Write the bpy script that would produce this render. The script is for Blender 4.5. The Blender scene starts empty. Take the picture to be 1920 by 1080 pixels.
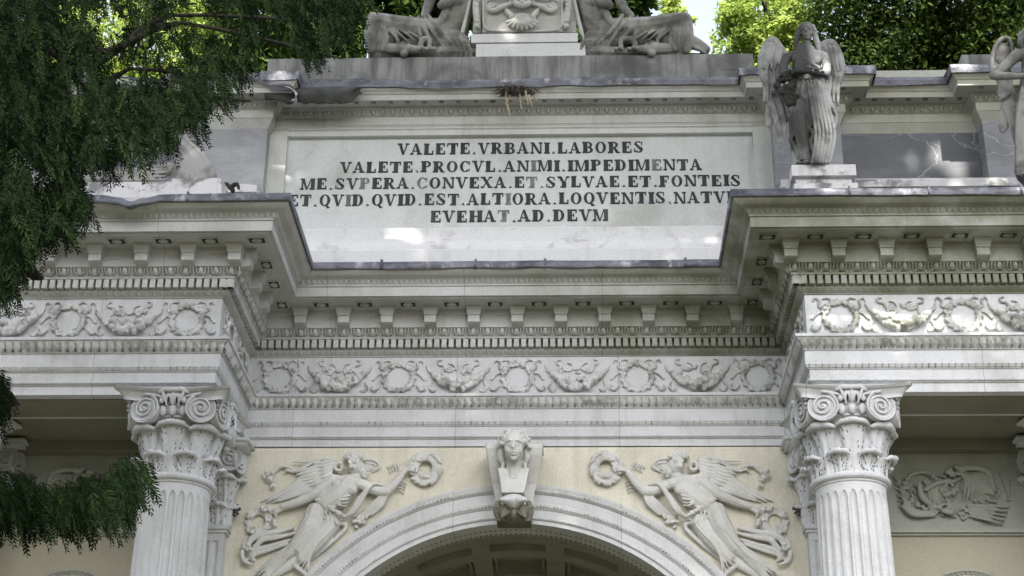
import bpy, math, random
from math import sin, cos, pi, radians, sqrt, atan2
from mathutils import Vector, Matrix, noise

random.seed(7)
sc = bpy.context.scene
COL = sc.collection

# ------------------------------------------------------------------ camera
F, PITCH, YAW, ROLL = 3100.42, 0.4456, 0.0417, 0.0119
CAM = Vector((0.4936, -12.9692, 1.6))
cp, sp, cy_, sy_ = cos(PITCH), sin(PITCH), cos(YAW), sin(YAW)
FW = Vector((-sy_ * cp, cy_ * cp, sp))
RT0 = Vector((cy_, sy_, 0))
UP0 = RT0.cross(FW)
RT = RT0 * cos(ROLL) + UP0 * sin(ROLL)
UP = -RT0 * sin(ROLL) + UP0 * cos(ROLL)


def un(px, py, Y):
    """world point seen at photo pixel (px, py) on the vertical plane Y"""
    d = FW + RT * ((px - 960) / F) - UP * ((py - 540) / F)
    return CAM + d * ((Y - CAM.y) / d.y)


cam = bpy.data.cameras.new('camera')
cam.sensor_width = 36
cam.lens = F / 1920 * 36
cam.clip_end = 2000
co = bpy.data.objects.new('camera', cam)
COL.objects.link(co)
co.matrix_world = Matrix(((RT.x, UP.x, -FW.x, CAM.x), (RT.y, UP.y, -FW.y, CAM.y), (RT.z, UP.z, -FW.z, CAM.z), (0, 0, 0, 1)))
sc.camera = co

# ------------------------------------------------------------------ light
SUN_EL, SUN_AZ = radians(51), radians(5)     # azimuth measured from the facade's front, towards +X
SD = Vector((sin(SUN_AZ) * cos(SUN_EL), -cos(SUN_AZ) * cos(SUN_EL), sin(SUN_EL)))
sl = bpy.data.lights.new('sun', 'SUN')
sl.energy = 3.6
sl.angle = radians(0.53)
sl.color = (1, 0.95, 0.86)
so = bpy.data.objects.new('sun', sl)
COL.objects.link(so)
so.rotation_euler = SD.to_track_quat('Z', 'Y').to_euler()
so.location = SD * 60

w = bpy.data.worlds.new('World')
sc.world = w
w.use_nodes = True
nt = w.node_tree
bg = nt.nodes['Background']
sky = nt.nodes.new('ShaderNodeTexSky')
sky.sky_type = 'NISHITA'
sky.sun_disc = False
sky.sun_elevation = SUN_EL
sky.sun_rotation = pi - SUN_AZ
sky.air_density = 1.0
sky.dust_density = 4.0
sky.ozone_density = 1.0
hs = nt.nodes.new('ShaderNodeHueSaturation')
hs.inputs['Saturation'].default_value = 0.5
nt.links.new(sky.outputs[0], hs.inputs['Color'])
nt.links.new(hs.outputs[0], bg.inputs['Color'])
bg.inputs['Strength'].default_value = 0.15
sc.view_settings.view_transform = 'Standard'
sc.view_settings.look = 'None'
sc.view_settings.exposure = 1.82
sc.view_settings.gamma = 1.0


# ------------------------------------------------------------------ materials
def lnk(t, a, b):
    t.links.new(a, b)


def mapped(t, scale, rot=(0, 0, 0)):
    g = t.nodes.new('ShaderNodeNewGeometry')
    m = t.nodes.new('ShaderNodeMapping')
    m.inputs['Scale'].default_value = scale
    m.inputs['Rotation'].default_value = rot
    lnk(t, g.outputs['Position'], m.inputs['Vector'])
    return m.outputs[0]


def tex_noise(t, scale, detail=5, rough=.6, vec=(1, 1, 1), rot=(0, 0, 0), dist=0.0):
    n = t.nodes.new('ShaderNodeTexNoise')
    n.inputs['Scale'].default_value = scale
    n.inputs['Detail'].default_value = detail
    n.inputs['Roughness'].default_value = rough
    n.inputs['Distortion'].default_value = dist
    lnk(t, mapped(t, vec, rot), n.inputs['Vector'])
    return n.outputs['Fac']


def remap(t, v, a, b, c=0.0, d=1.0):
    n = t.nodes.new('ShaderNodeMapRange')
    n.interpolation_type = 'SMOOTHSTEP'
    for i, q in zip(('From Min', 'From Max', 'To Min', 'To Max'), (a, b, c, d)):
        n.inputs[i].default_value = q
    lnk(t, v, n.inputs['Value'])
    return n.outputs[0]


def math2(t, op, a, b):
    n = t.nodes.new('ShaderNodeMath')
    n.operation = op
    for i, q in enumerate((a, b)):
        if isinstance(q, (int, float)):
            n.inputs[i].default_value = q
        else:
            lnk(t, q, n.inputs[i])
    return n.outputs[0]


def mixc(t, f, a, b, mode='MIX'):
    n = t.nodes.new('ShaderNodeMix')
    n.data_type = 'RGBA'
    n.blend_type = mode
    for s, q in ((n.inputs[0], f), (n.inputs[6], a), (n.inputs[7], b)):
        if isinstance(q, (int, float)):
            s.default_value = q
        elif isinstance(q, tuple):
            s.default_value = q + (1,) if len(q) == 3 else q
        else:
            lnk(t, q, s)
    return n.outputs[2]


def new_mat(name):
    m = bpy.data.materials.new(name)
    m.use_nodes = True
    t = m.node_tree
    return m, t, t.nodes['Principled BSDF']


def bump(t, b, h, strength, dist=.01):
    n = t.nodes.new('ShaderNodeBump')
    n.inputs['Strength'].default_value = strength
    n.inputs['Distance'].default_value = dist
    lnk(t, h, n.inputs['Height'])
    lnk(t, n.outputs[0], b.inputs['Normal'])


def sep(t):
    g = t.nodes.new('ShaderNodeNewGeometry')
    s = t.nodes.new('ShaderNodeSeparateXYZ')
    lnk(t, g.outputs['Position'], s.inputs[0])
    return s.outputs


def stone(name, base, dirt, amt=.5, streak=.35, lo=.45, hi=.75, bscale=1.6, xtint=None, rough=.72, bmp=.25, streak_col=None, vein=None, slo=.5, shi=.8, joints=0):
    m, t, b = new_mat(name)
    n1 = remap(t, tex_noise(t, bscale, 8, .62, dist=.4), lo, hi, 0, amt)
    c = mixc(t, n1, base, dirt)
    n2 = remap(t, tex_noise(t, 3.2, 6, .65, (2.6, 2.6, .28)), slo, shi, 0, streak)
    c = mixc(t, n2, c, streak_col or dirt)
    if xtint:  # tint that grows along X, broken up by noise
        col, x0, x1, a = xtint
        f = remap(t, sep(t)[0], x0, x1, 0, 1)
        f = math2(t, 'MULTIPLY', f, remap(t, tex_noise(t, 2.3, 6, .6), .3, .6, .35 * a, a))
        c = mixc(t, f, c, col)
    if vein:
        v = t.nodes.new('ShaderNodeTexNoise')
        v.inputs['Scale'].default_value = 1.1
        v.inputs['Detail'].default_value = 7
        v.inputs['Distortion'].default_value = .8
        lnk(t, mapped(t, (1.0, 1, 2.0), (0, radians(32), 0)), v.inputs['Vector'])
        a = math2(t, 'ABSOLUTE', math2(t, 'SUBTRACT', v.outputs['Fac'], .5), 0)
        c = mixc(t, remap(t, a, .0, .010, .6, 0), c, vein)
        cl = remap(t, tex_noise(t, 1.7, 6, .6, (1, 1, 2.2), (0, radians(32), 0)), .42, .66, 0, .4)
        c = mixc(t, cl, c, tuple(min(1, q * 1.9) for q in base))
    if joints:
        X_ = sep(t)[0]
        ph = math2(t, 'ADD', math2(t, 'MULTIPLY', X_, 1 / joints), 50.37)
        wn = t.nodes.new('ShaderNodeTexWhiteNoise')
        wn.noise_dimensions = '1D'
        lnk(t, math2(t, 'FLOOR', ph, 0), wn.inputs['W'])
        c = mixc(t, math2(t, 'MULTIPLY', wn.outputs['Value'], .14), c, tuple(q * .45 for q in base))
        fr = math2(t, 'ABSOLUTE', math2(t, 'SUBTRACT', math2(t, 'FRACT', ph, 0), .5), 0)
        c = mixc(t, remap(t, fr, .4968, .4985, 0, .5), c, (.12, .12, .105))
    fine = tex_noise(t, 55, 4, .7)
    c = mixc(t, .22, c, mixc(t, remap(t, fine, .3, .7), (.45, .45, .45), (1, 1, 1)), 'MULTIPLY')
    lnk(t, c, b.inputs['Base Color'])
    b.inputs['Roughness'].default_value = rough
    bump(t, b, math2(t, 'ADD', fine, math2(t, 'MULTIPLY', tex_noise(t, 14, 5, .6), 2.0)), bmp, .006)
    return m


def plain(name, col, rough=.8, var=.3, metal=0):
    m, t, b = new_mat(name)
    n = remap(t, tex_noise(t, 9, 6, .65), .3, .7)
    c = mixc(t, n, tuple(q * (1 - var) for q in col), tuple(min(1, q * (1 + var)) for q in col))
    lnk(t, c, b.inputs['Base Color'])
    b.inputs['Roughness'].default_value = rough
    b.inputs['Metallic'].default_value = metal
    bump(t, b, n, .3)
    return m


def leafmat(name, c1, c2, trans=.35, scale=1.2):
    m, t, b = new_mat(name)
    g = t.nodes.new('ShaderNodeNewGeometry')
    f = math2(t, 'MULTIPLY', g.outputs['Random Per Island'], .6)
    f = math2(t, 'ADD', f, remap(t, tex_noise(t, scale, 3), .3, .7, 0, .4))
    c = mixc(t, f, c1, c2)
    lnk(t, c, b.inputs['Base Color'])
    b.inputs['Roughness'].default_value = .75
    b.inputs['Specular IOR Level'].default_value = .02
    tr = t.nodes.new('ShaderNodeBsdfTranslucent')
    lnk(t, c, tr.inputs['Color'])
    mx = t.nodes.new('ShaderNodeMixShader')
    mx.inputs[0].default_value = trans
    lnk(t, b.outputs[0], mx.inputs[1])
    lnk(t, tr.outputs[0], mx.inputs[2])
    lnk(t, mx.outputs[0], t.nodes['Material Output'].inputs['Surface'])
    return m


GREEN = (.17, .18, .11)  # olive tint, stronger towards the right end
M = {}
M['marble'] = stone('white_marble', (.65, .66, .675), (.36, .36, .34), .55, .45, slo=.46, shi=.78, joints=1.37)
M['cornice'] = stone('cornice_marble', (.555, .56, .555), (.31, .31, .27), .65, .45, xtint=(GREEN, -.6, 1.9, .9), joints=1.16)
M['carved'] = stone('carved_marble', (.62, .625, .62), (.20, .20, .185), .8, .35, lo=.44, hi=.66, bscale=9, xtint=(GREEN, .6, 2.6, .45))
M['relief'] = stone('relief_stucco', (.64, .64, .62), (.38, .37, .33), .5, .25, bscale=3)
M['shade_relief'] = stone('side_relief_stucco', (.40, .41, .37), (.24, .25, .2), .6, .3, bscale=3)  # darker stucco copy, the side bays' shade mixed into its colour
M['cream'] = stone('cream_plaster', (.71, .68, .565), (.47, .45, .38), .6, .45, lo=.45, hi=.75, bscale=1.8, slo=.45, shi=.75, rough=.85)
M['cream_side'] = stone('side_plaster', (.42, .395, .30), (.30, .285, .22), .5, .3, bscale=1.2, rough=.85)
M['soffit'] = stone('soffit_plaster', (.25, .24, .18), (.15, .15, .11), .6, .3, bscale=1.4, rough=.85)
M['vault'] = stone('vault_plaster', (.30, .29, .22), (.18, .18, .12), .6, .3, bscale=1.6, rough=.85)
M['tablet'] = stone('tablet_marble', (.63, .65, .64), (.37, .37, .33), .7, .35, bscale=1.5)
M['base_white'] = stone('attic_base_marble', (.68, .68, .68), (.34, .33, .35), .6, .35, lo=.54, hi=.7, bscale=4.2)
M['frame'] = stone('frame_marble', (.62, .63, .60), (.36, .37, .33), .55, .4)
M['attic_cornice'] = stone('attic_cornice_marble', (.53, .535, .51), (.27, .27, .23), .65, .5, xtint=((.36, .36, .24), 1.2, 3, .6))
M['greymarble'] = stone('grey_veined_marble', (.115, .122, .137), (.07, .074, .08), .5, .2, rough=.45, bmp=.08, vein=(.42, .43, .45))
M['greylight'] = stone('pale_grey_marble', (.29, .295, .305), (.18, .185, .2), .55, .3, rough=.5, bmp=.08, vein=(.6, .6, .62))
M['block'] = stone('blocking_course_stone', (.29, .29, .28), (.09, .09, .09), .8, .9, lo=.42, hi=.62, streak_col=(.085, .085, .085), slo=.40, shi=.66)
M['statue'] = stone('weathered_statue_marble', (.33, .33, .315), (.07, .07, .065), .85, .8, lo=.42, hi=.64, bscale=4.5, streak_col=(.09, .09, .085))
M['angel'] = stone('angel_robe_marble', (.48, .48, .465), (.10, .10, .09), .7, .55, lo=.48, hi=.66, bscale=5, streak_col=(.12, .12, .11), xtint=((.055, .055, .05), 2.60, 2.42, 1.15))  # robe tinted darker towards its left side
M['statue_grey'] = stone('grey_statue_marble', (.30, .293, .27), (.07, .07, .065), .8, .8, lo=.42, hi=.62, bscale=4, streak_col=(.08, .08, .075))
M['shield'] = stone('shield_marble', (.56, .56, .53), (.22, .22, .20), .6, .5, bscale=3)
M['plinth'] = stone('plinth_marble', (.66, .65, .65), (.13, .13, .13), .85, .4, lo=.5, hi=.62, bscale=4.2)
M['gap_shade'] = plain('painted_gap_shade', (.19, .19, .165), .95, .5)  # shade painted into the gaps between carved pieces
M['dark'] = plain('grime_and_painted_shade', (.025, .025, .022), .9, .4)  # grime tone, also painted as shade in drill holes and coffers
M['bronze'] = plain('dark_bronze', (.07, .06, .045), .7, .4)
M['letter'] = plain('lead_letter', (.014, .02, .024), .6, .7)
M['letter_faded'] = plain('faded_letter', (.15, .16, .16), .7, .4)
M['straw'] = plain('dry_straw', (.33, .28, .19), .9, .4)
M['bark'] = plain('tree_bark', (.022, .017, .013), .95, .5)


def lead_mat():
    m, t, b = new_mat('lead_sheet')
    n = tex_noise(t, 2.2, 8, .7, (1.6, 1, 3))
    c = mixc(t, remap(t, n, .35, .6), (.045, .047, .06), (.15, .155, .185))
    c = mixc(t, remap(t, tex_noise(t, 3.5, 6, .7, (1.4, 1, 1)), .52, .68, 0, .8), c, (.45, .45, .48))
    lnk(t, c, b.inputs['Base Color'])
    b.inputs['Roughness'].default_value = .5
    b.inputs['Metallic'].default_value = .25
    bump(t, b, tex_noise(t, 6, 6, .6), .7, .03)
    return m


M['lead'] = lead_mat()
M['conifer'] = leafmat('conifer_needles', (.003, .0065, .0024), (.0085, .016, .006), .14)
M['conifer_light'] = leafmat('conifer_tips', (.006, .012, .004), (.018, .029, .010), .15)
M['evergreen'] = leafmat('evergreen_leaves', (.010, .022, .006), (.075, .115, .026), .3, .9)
M['lime'] = leafmat('bright_leaves', (.16, .26, .04), (.50, .58, .17), .5, .9)
M['mid'] = leafmat('mid_leaves', (.03, .06, .015), (.13, .19, .05), .4, .9)


def ground_mat():
    m, t, b = new_mat('forest_floor')
    n = remap(t, tex_noise(t, .6, 8, .65), .4, .6)
    c = mixc(t, n, (.028, .034, .015), (.06, .055, .038))
    c = mixc(t, .4, c, mixc(t, tex_noise(t, 30, 5, .7), (.2, .2, .2), (1, 1, 1)), 'MULTIPLY')
    lnk(t, c, b.inputs['Base Color'])
    b.inputs['Roughness'].default_value = .95
    bump(t, b, tex_noise(t, 25, 5), .6, .03)
    return m


M['ground'] = ground_mat()


# ------------------------------------------------------------------ mesh building
class MB:
    def __init__(s):
        s.v, s.f, s.m = [], [], []
        s.mi = 0

    def face(s, *ids):
        s.f.append(ids)
        s.m.append(s.mi)

    def add(s, vs, fs):
        o = len(s.v)
        s.v += [tuple(q) for q in vs]
        for f in fs:
            s.f.append(tuple(i + o for i in f))
            s.m.append(s.mi)

    def quad(s, a, b, c, d):
        s.add((a, b, c, d), ((0, 1, 2, 3),))

    def box(s, x0, x1, y0, y1, z0, z1):
        s.add([(x0, y0, z0), (x1, y0, z0), (x1, y1, z0), (x0, y1, z0), (x0, y0, z1), (x1, y0, z1), (x1, y1, z1), (x0, y1, z1)],
              [(3, 2, 1, 0), (4, 5, 6, 7), (0, 1, 5, 4), (1, 2, 6, 5), (2, 3, 7, 6), (3, 0, 4, 7)])

    def grid(s, pts, closed_u=False, closed_v=False):
        nu, nv = len(pts), len(pts[0])
        fs = []
        for i in range(nu if closed_u else nu - 1):
            for j in range(nv if closed_v else nv - 1):
                i2, j2 = (i + 1) % nu, (j + 1) % nv
                fs.append((i * nv + j, i2 * nv + j, i2 * nv + j2, i * nv + j2))
        s.add([p for r in pts for p in r], fs)

    def tube(s, pts, rs, n=8, k=1.0, nrm=None, caps=True):
        pts = [Vector(p) for p in pts]
        if isinstance(rs, (int, float)):
            rs = [rs] * len(pts)
        rows = []
        N = Vector(nrm) if nrm else None
        pv = None
        L = len(pts)
        for i, p in enumerate(pts):
            t = pts[min(i + 1, L - 1)] - pts[max(i - 1, 0)]
            if t.length < 1e-9:
                t = Vector((0, 0, 1))
            t.normalize()
            base = N if N else (pv if pv else (Vector((0, 0, 1)) if abs(t.z) < .9 else Vector((1, 0, 0))))
            nn = base - t * base.dot(t)
            if nn.length < 1e-6:
                nn = t.orthogonal()
            nn.normalize()
            pv = nn
            sd = t.cross(nn)
            rows.append((p, t, nn, sd, rs[i]))
        out = []
        p, t, nn, sd, r = rows[0]
        if caps:
            for a in (.35, .75):
                out.append([p - t * r * cos(a * pi / 2) * .9 + (sd * cos(q) + nn * sin(q) * k) * (r * sin(a * pi / 2)) for q in [2 * pi * j / n for j in range(n)]])
        for p, t, nn, sd, r in rows:
            out.append([p + (sd * cos(q) + nn * sin(q) * k) * r for q in [2 * pi * j / n for j in range(n)]])
        if caps:
            for a in (.75, .35):
                out.append([p + t * r * cos(a * pi / 2) * .9 + (sd * cos(q) + nn * sin(q) * k) * (r * sin(a * pi / 2)) for q in [2 * pi * j / n for j in range(n)]])
        o = len(s.v)
        s.grid(out, closed_v=True)
        m = len(out)
        s.face(*[o + j for j in range(n)])
        s.face(*[o + (m - 1) * n + j for j in reversed(range(n))])

    def ell(s, c, r, ax=None, nu=10, nv=7):
        c = Vector(c)
        if isinstance(r, (int, float)):
            r = (r, r, r)
        X, Y, Z = ax or (Vector((1, 0, 0)), Vector((0, 1, 0)), Vector((0, 0, 1)))
        out = []
        for j in range(1, nv):
            th = pi * j / nv
            out.append([c + X * (r[0] * sin(th) * cos(2 * pi * i / nu)) + Y * (r[1] * sin(th) * sin(2 * pi * i / nu)) + Z * (r[2] * cos(th)) for i in range(nu)])
        o = len(s.v)
        s.grid(out, closed_v=True)
        a = len(s.v)
        s.v += [tuple(c + Z * r[2]), tuple(c - Z * r[2])]
        for i in range(nu):
            s.face(a, o + i, o + (i + 1) % nu)
            q = o + (nv - 2) * nu
            s.face(a + 1, q + (i + 1) % nu, q + i)

    def lathe(s, prof, c=(0, 0, 0), n=32, caps=True):
        o = len(s.v)
        s.grid([[(c[0] + r * cos(2 * pi * i / n), c[1] + r * sin(2 * pi * i / n), c[2] + z) for i in range(n)] for r, z in prof], closed_v=True)
        if caps:
            s.face(*[o + i for i in reversed(range(n))])
            s.face(*[o + (len(prof) - 1) * n + i for i in range(n)])

    def poly(s, pts, nrm, d):
        """closed prism: polygon pts extruded by vector nrm*d"""
        n = len(pts)
        e = Vector(nrm) * d
        o = len(s.v)
        s.v += [tuple(p) for p in pts] + [tuple(Vector(p) + e) for p in pts]
        s.face(*[o + i for i in reversed(range(n))])
        s.face(*[o + n + i for i in range(n)])
        for i in range(n):
            j = (i + 1) % n
            s.face(o + i, o + j, o + n + j, o + n + i)

    def join(s, b, mat=None):
        vs = [mat @ Vector(v) for v in b.v] if mat else b.v
        o = len(s.v)
        s.v += [tuple(v) for v in vs]
        for f, m in zip(b.f, b.m):
            s.f.append(tuple(i + o for i in f))
            s.m.append(m)

    def mirrored(s):
        r = MB()
        r.v = [(-x, y, z) for x, y, z in s.v]
        r.f = [tuple(reversed(f)) for f in s.f]
        r.m = list(s.m)
        return r


WL = {}


def mk(name, mb, mats, parent=None, smooth=False, loc=(0, 0, 0), origin=None):
    if not isinstance(mats, (list, tuple)):
        mats = [mats]
    me = bpy.data.meshes.new(name)
    off = Vector(origin) if origin else (WL.get(parent.name, Vector()) if parent else Vector())
    me.from_pydata([tuple(Vector(v) - off) for v in mb.v] if off.length else mb.v, [], mb.f)
    for m in mats:
        me.materials.append(m)
    if len(mats) > 1:
        me.polygons.foreach_set('material_index', mb.m)
    if smooth:
        me.polygons.foreach_set('use_smooth', [True] * len(me.polygons))
    me.validate()
    me.update()
    o = bpy.data.objects.new(name, me)
    COL.objects.link(o)
    o.location = loc
    if origin and parent:
        o.location = Vector(origin) - WL.get(parent.name, Vector())
    elif origin:
        o.location = origin
    WL[o.name] = (WL.get(parent.name, Vector()) if parent else Vector()) + Vector(o.location)
    if parent:
        o.parent = parent
    return o


def sculpt(name, mb, mat, parent=None, voxel=.008, iters=2, **kw):
    """fuse overlapping closed pieces into one continuous carved surface"""
    me = bpy.data.meshes.new('tmp')
    me.from_pydata(mb.v, [], mb.f)
    t = bpy.data.objects.new('tmp', me)
    COL.objects.link(t)
    r = t.modifiers.new('r', 'REMESH')
    r.mode = 'VOXEL'
    r.voxel_size = voxel
    if iters:
        s_ = t.modifiers.new('s', 'SMOOTH')
        s_.factor = .5
        s_.iterations = iters
    dg = bpy.context.evaluated_depsgraph_get()
    dg.update()
    m2 = bpy.data.meshes.new_from_object(t.evaluated_get(dg))
    b = MB()
    b.v = [tuple(v.co) for v in m2.vertices]
    b.f = [tuple(p.vertices) for p in m2.polygons]
    b.m = [0] * len(b.f)
    bpy.data.objects.remove(t)
    bpy.data.meshes.remove(me)
    bpy.data.meshes.remove(m2)
    return mk(name, b, mat, parent, smooth=True, **kw)


def thing(name, label, cat, loc=(0, 0, 0), group=None):
    o = bpy.data.objects.new(name, None)
    o.empty_display_size = .2
    COL.objects.link(o)
    o.location = loc
    WL[o.name] = Vector(loc)
    tag(o, label, cat, group)
    return o


def tag(o, label=None, cat=None, group=None, kind=None):
    if label:
        o['label'] = label
    if cat:
        o['category'] = cat
    if group:
        o['group'] = group
    if kind:
        o['kind'] = kind
    return o


def dup(o, loc=None, rot=None, parent=None, scale=None):
    c = o.copy()
    COL.objects.link(c)
    if loc is not None:
        c.location = loc
    if rot is not None:
        c.rotation_euler = (0, 0, rot)
    if scale is not None:
        c.scale = scale
    c.parent = parent if parent else o.parent
    for ch in o.children:
        d = ch.copy()
        COL.objects.link(d)
        d.parent = c
    return c


rnd = random.uniform

# ================================================================== THE ARCH
ARCH = thing('triumphal_arch', 'white marble triumphal arch with Latin inscription, fluted columns and carved frieze', 'arch')

XG, P = 2.291, 1.205          # inner face of the projecting bays, their projection
XE = 5.05                     # outer end of the front
COLX = (2.572, 4.44)
PATH = [(-XE, 2.2, -1), (-XE, -P, -1), (-XG, -P, 1), (-XG, 0, 1), (XG, 0, -1), (XG, -P, -1), (XE, -P, 1), (XE, 2.2, 1)]


def sweep(mb, prof, jitter=None):
    """carry a profile of (projection, height) round the broken front"""
    pts = []
    for x, y, sx in PATH:
        pts.append([(x + sx * p, y - p if abs(y - 2.2) > .01 else y, z) for p, z in prof])
    mb.grid(pts)


# segments: (axis, start, end, fixed coordinate, outward)  local coords t, p, z
SEGS = [
    ('x', -XE, -XG, -P), ('x', -XG, XG, 0.0), ('x', XG, XE, -P),
    ('l', -P, 0.0, -XG), ('r', -P, 0.0, XG)]


def seg_map(sg):
    ax, a, b, c = sg
    if ax == 'x':
        return lambda t, p, z: Vector((t, c - p, z))
    if ax == 'l':
        return lambda t, p, z: Vector((c + p, t, z))
    return lambda t, p, z: Vector((c - p, t, z))


def seg_range(sg, p):
    ax, a, b, c = sg
    if ax == 'x':
        if c == 0.0:
            return a + p, b - p
        return (a - p, b + p) if a < 0 else (a - p, b + p)
    return a - p, b - p


def rows(spacing, p, fn, ends=.4):
    """repeat an ornament along every segment, centred"""
    for sg in SEGS:
        a, b = seg_range(sg, p)
        n = max(1, int(round((b - a) / spacing)))
        s = (b - a) / n
        mp = seg_map(sg)
        flip = sg[0] == 'l'
        for i in range(n):
            fn(mp, a + s * (i + .5), s)


# ---------------------------------------------------------------- architrave
mb = MB()
sweep(mb, [(-.52, 6.335), (-.012, 6.335), (-.012, 6.407), (.0, 6.409), (.0, 6.415), (.012, 6.42), (.016, 6.428), (.012, 6.436), (.003, 6.44), (.003, 6.513), (.012, 6.516), (.014, 6.522),
           (.026, 6.53), (.03, 6.54), (.036, 6.548), (.034, 6.556), (.034, 6.657), (.046, 6.662), (.046, 6.668), (.05, 6.69), (.066, 6.72), (.09, 6.74), (.094, 6.748), (.107, 6.752), (.107, 6.775), (.0, 6.779)])
architrave = mk('architrave', mb, M['marble'], ARCH)

mb = MB()


def bead(mp, t, s):
    mb.add([mp(t + a, .012 + o, z) for a, o, z in ((-.42 * s, 0, 6.428), (-.2 * s, .011, 6.428), (.2 * s, .011, 6.428), (.42 * s, 0, 6.428), (-.2 * s, .004, 6.438), (.2 * s, .004, 6.438), (-.2 * s, .004, 6.417), (.2 * s, .004, 6.417))],
           [(0, 1, 4), (1, 2, 5, 4), (2, 3, 5), (0, 6, 1), (6, 7, 2, 1), (7, 3, 2)])


rows(.085, .02, bead)
mk('bead_moulding', mb, M['marble'], architrave, smooth=True)
mb = MB()


def tongue(mp, t, s, z0=6.665, z1=6.742, p0=.05, p1=.094, d=.02):
    h = s * .42
    zm = (z0 * .55 + z1 * .45)
    pm = (p0 + p1) / 2 - .006
    mb.add([mp(t - h, p1 - .006, z1), mp(t, p1 + .004, z1), mp(t + h, p1 - .006, z1), mp(t - h, pm, zm), mp(t, pm + d, zm), mp(t + h, pm, zm), mp(t, p0 + .006, z0)],
           [(0, 3, 4, 1), (1, 4, 5, 2), (3, 6, 4), (4, 6, 5)])
    if d > .015:
        mb.mi = 1  # dark triangle paints the shade between two tongues
        x_ = t + s * .5
        mb.add([mp(x_ - s * .2, p0 + .004, z0 + .002), mp(x_ + s * .2, p0 + .004, z0 + .002), mp(x_, pm + .002, zm)], [(0, 1, 2), (2, 1, 0)])
        mb.mi = 0


rows(.062, .07, tongue)
mk('leaf_moulding', mb, [M['carved'], M['gap_shade']], architrave)
mb = MB()
rows(.05, .03, lambda mp, t, s: tongue(mp, t, s, 6.517, 6.55, .012, .036, .012))
mk('leaf_moulding', mb, M['carved'], architrave)

# soffit of the portico
mb = MB()
for s in (-1, 1):
    mb = MB()
    x0, x1 = sorted((s * (XG + .02), s * XE))
    mb.box(x0, x1, -P + .5, .0, 6.36, 6.42)
    for a, b in ((-P + .1, -P + .46),):
        mb.box(x0 + .5, x1 - .3, a, b, 6.325, 6.334)
    mb.box(x0, x1, -.12, .0, 6.27, 6.358)
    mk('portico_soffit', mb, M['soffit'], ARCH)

# ---------------------------------------------------------------- frieze
mb = MB()
sweep(mb, [(0.0, 6.777), (0.0, 7.15)])
frieze = mk('frieze', mb, M['marble'], ARCH)

# prototypes in local x, -y (out), z
def leafy_ring(mb, c, R, r, n=22, out=.022, seed=1, zs=1.0):
    rr = random.Random(seed)
    c = Vector(c)
    mb.tube([c + Vector((R * cos(2 * pi * i / 24), -out * .5, R * zs * sin(2 * pi * i / 24))) for i in range(25)], r * .75, 7)
    for i in range(n):
        a = 2 * pi * i / n + rr.uniform(-.08, .08)
        for q in (-1, 1):
            p = c + Vector(((R + q * r * .7) * cos(a), -out * rr.uniform(.6, 1.3), (R + q * r * .7) * zs * sin(a)))
            tv = Vector((-sin(a + q * .5), -.25, cos(a + q * .5))).normalized()
            sd = tv.cross(Vector((0, -1, 0))).normalized()
            mb.ell(p, (r * .95, r * .42, r * .35), (tv, sd, tv.cross(sd)), 8, 6)


def ribbon(mb, pts, r=.008, h=.009):
    out = []
    pts = [Vector((a, -h, b)) for a, b in pts]
    n = len(pts)
    for i in range(n - 1):
        p0, p1, p2, p3 = pts[max(i - 1, 0)], pts[i], pts[i + 1], pts[min(i + 2, n - 1)]
        for k in range(5):
            t = k / 5
            out.append(.5 * ((2 * p1) + (p2 - p0) * t + (2 * p0 - 5 * p1 + 4 * p2 - p3) * t * t + (3 * p1 - p0 - 3 * p2 + p3) * t ** 3))
    out.append(pts[-1])
    rs = [r * (.6 + .6 * sin(pi * i / (len(out) - 1))) for i in range(len(out))]
    mb.tube(out, rs, 6, 1.3, (0, -1, 0))


def wreath_mb(seed):
    mb = MB()
    leafy_ring(mb, (0, 0, -.008), .124, .026, 15, .022, seed)
    for s in (-1, 1):
        ribbon(mb, [(s * .115, .06), (s * .16, .075), (s * .155, .13), (s * .19, .15), (s * .20, .12)], .009)
        ribbon(mb, [(s * .11, .03), (s * .17, .02), (s * .215, -.03), (s * .23, -.02)], .007)
        ribbon(mb, [(s * .155, -.085), (s * .19, -.125), (s * .225, -.115), (s * .22, -.085)], .012, .016)
        ribbon(mb, [(s * .05, .115), (s * .09, .15), (s * .13, .14)], .008)
        mb.ell((s * .118, -.02, .055), .026, None, 8, 6)
    return mb


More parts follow.
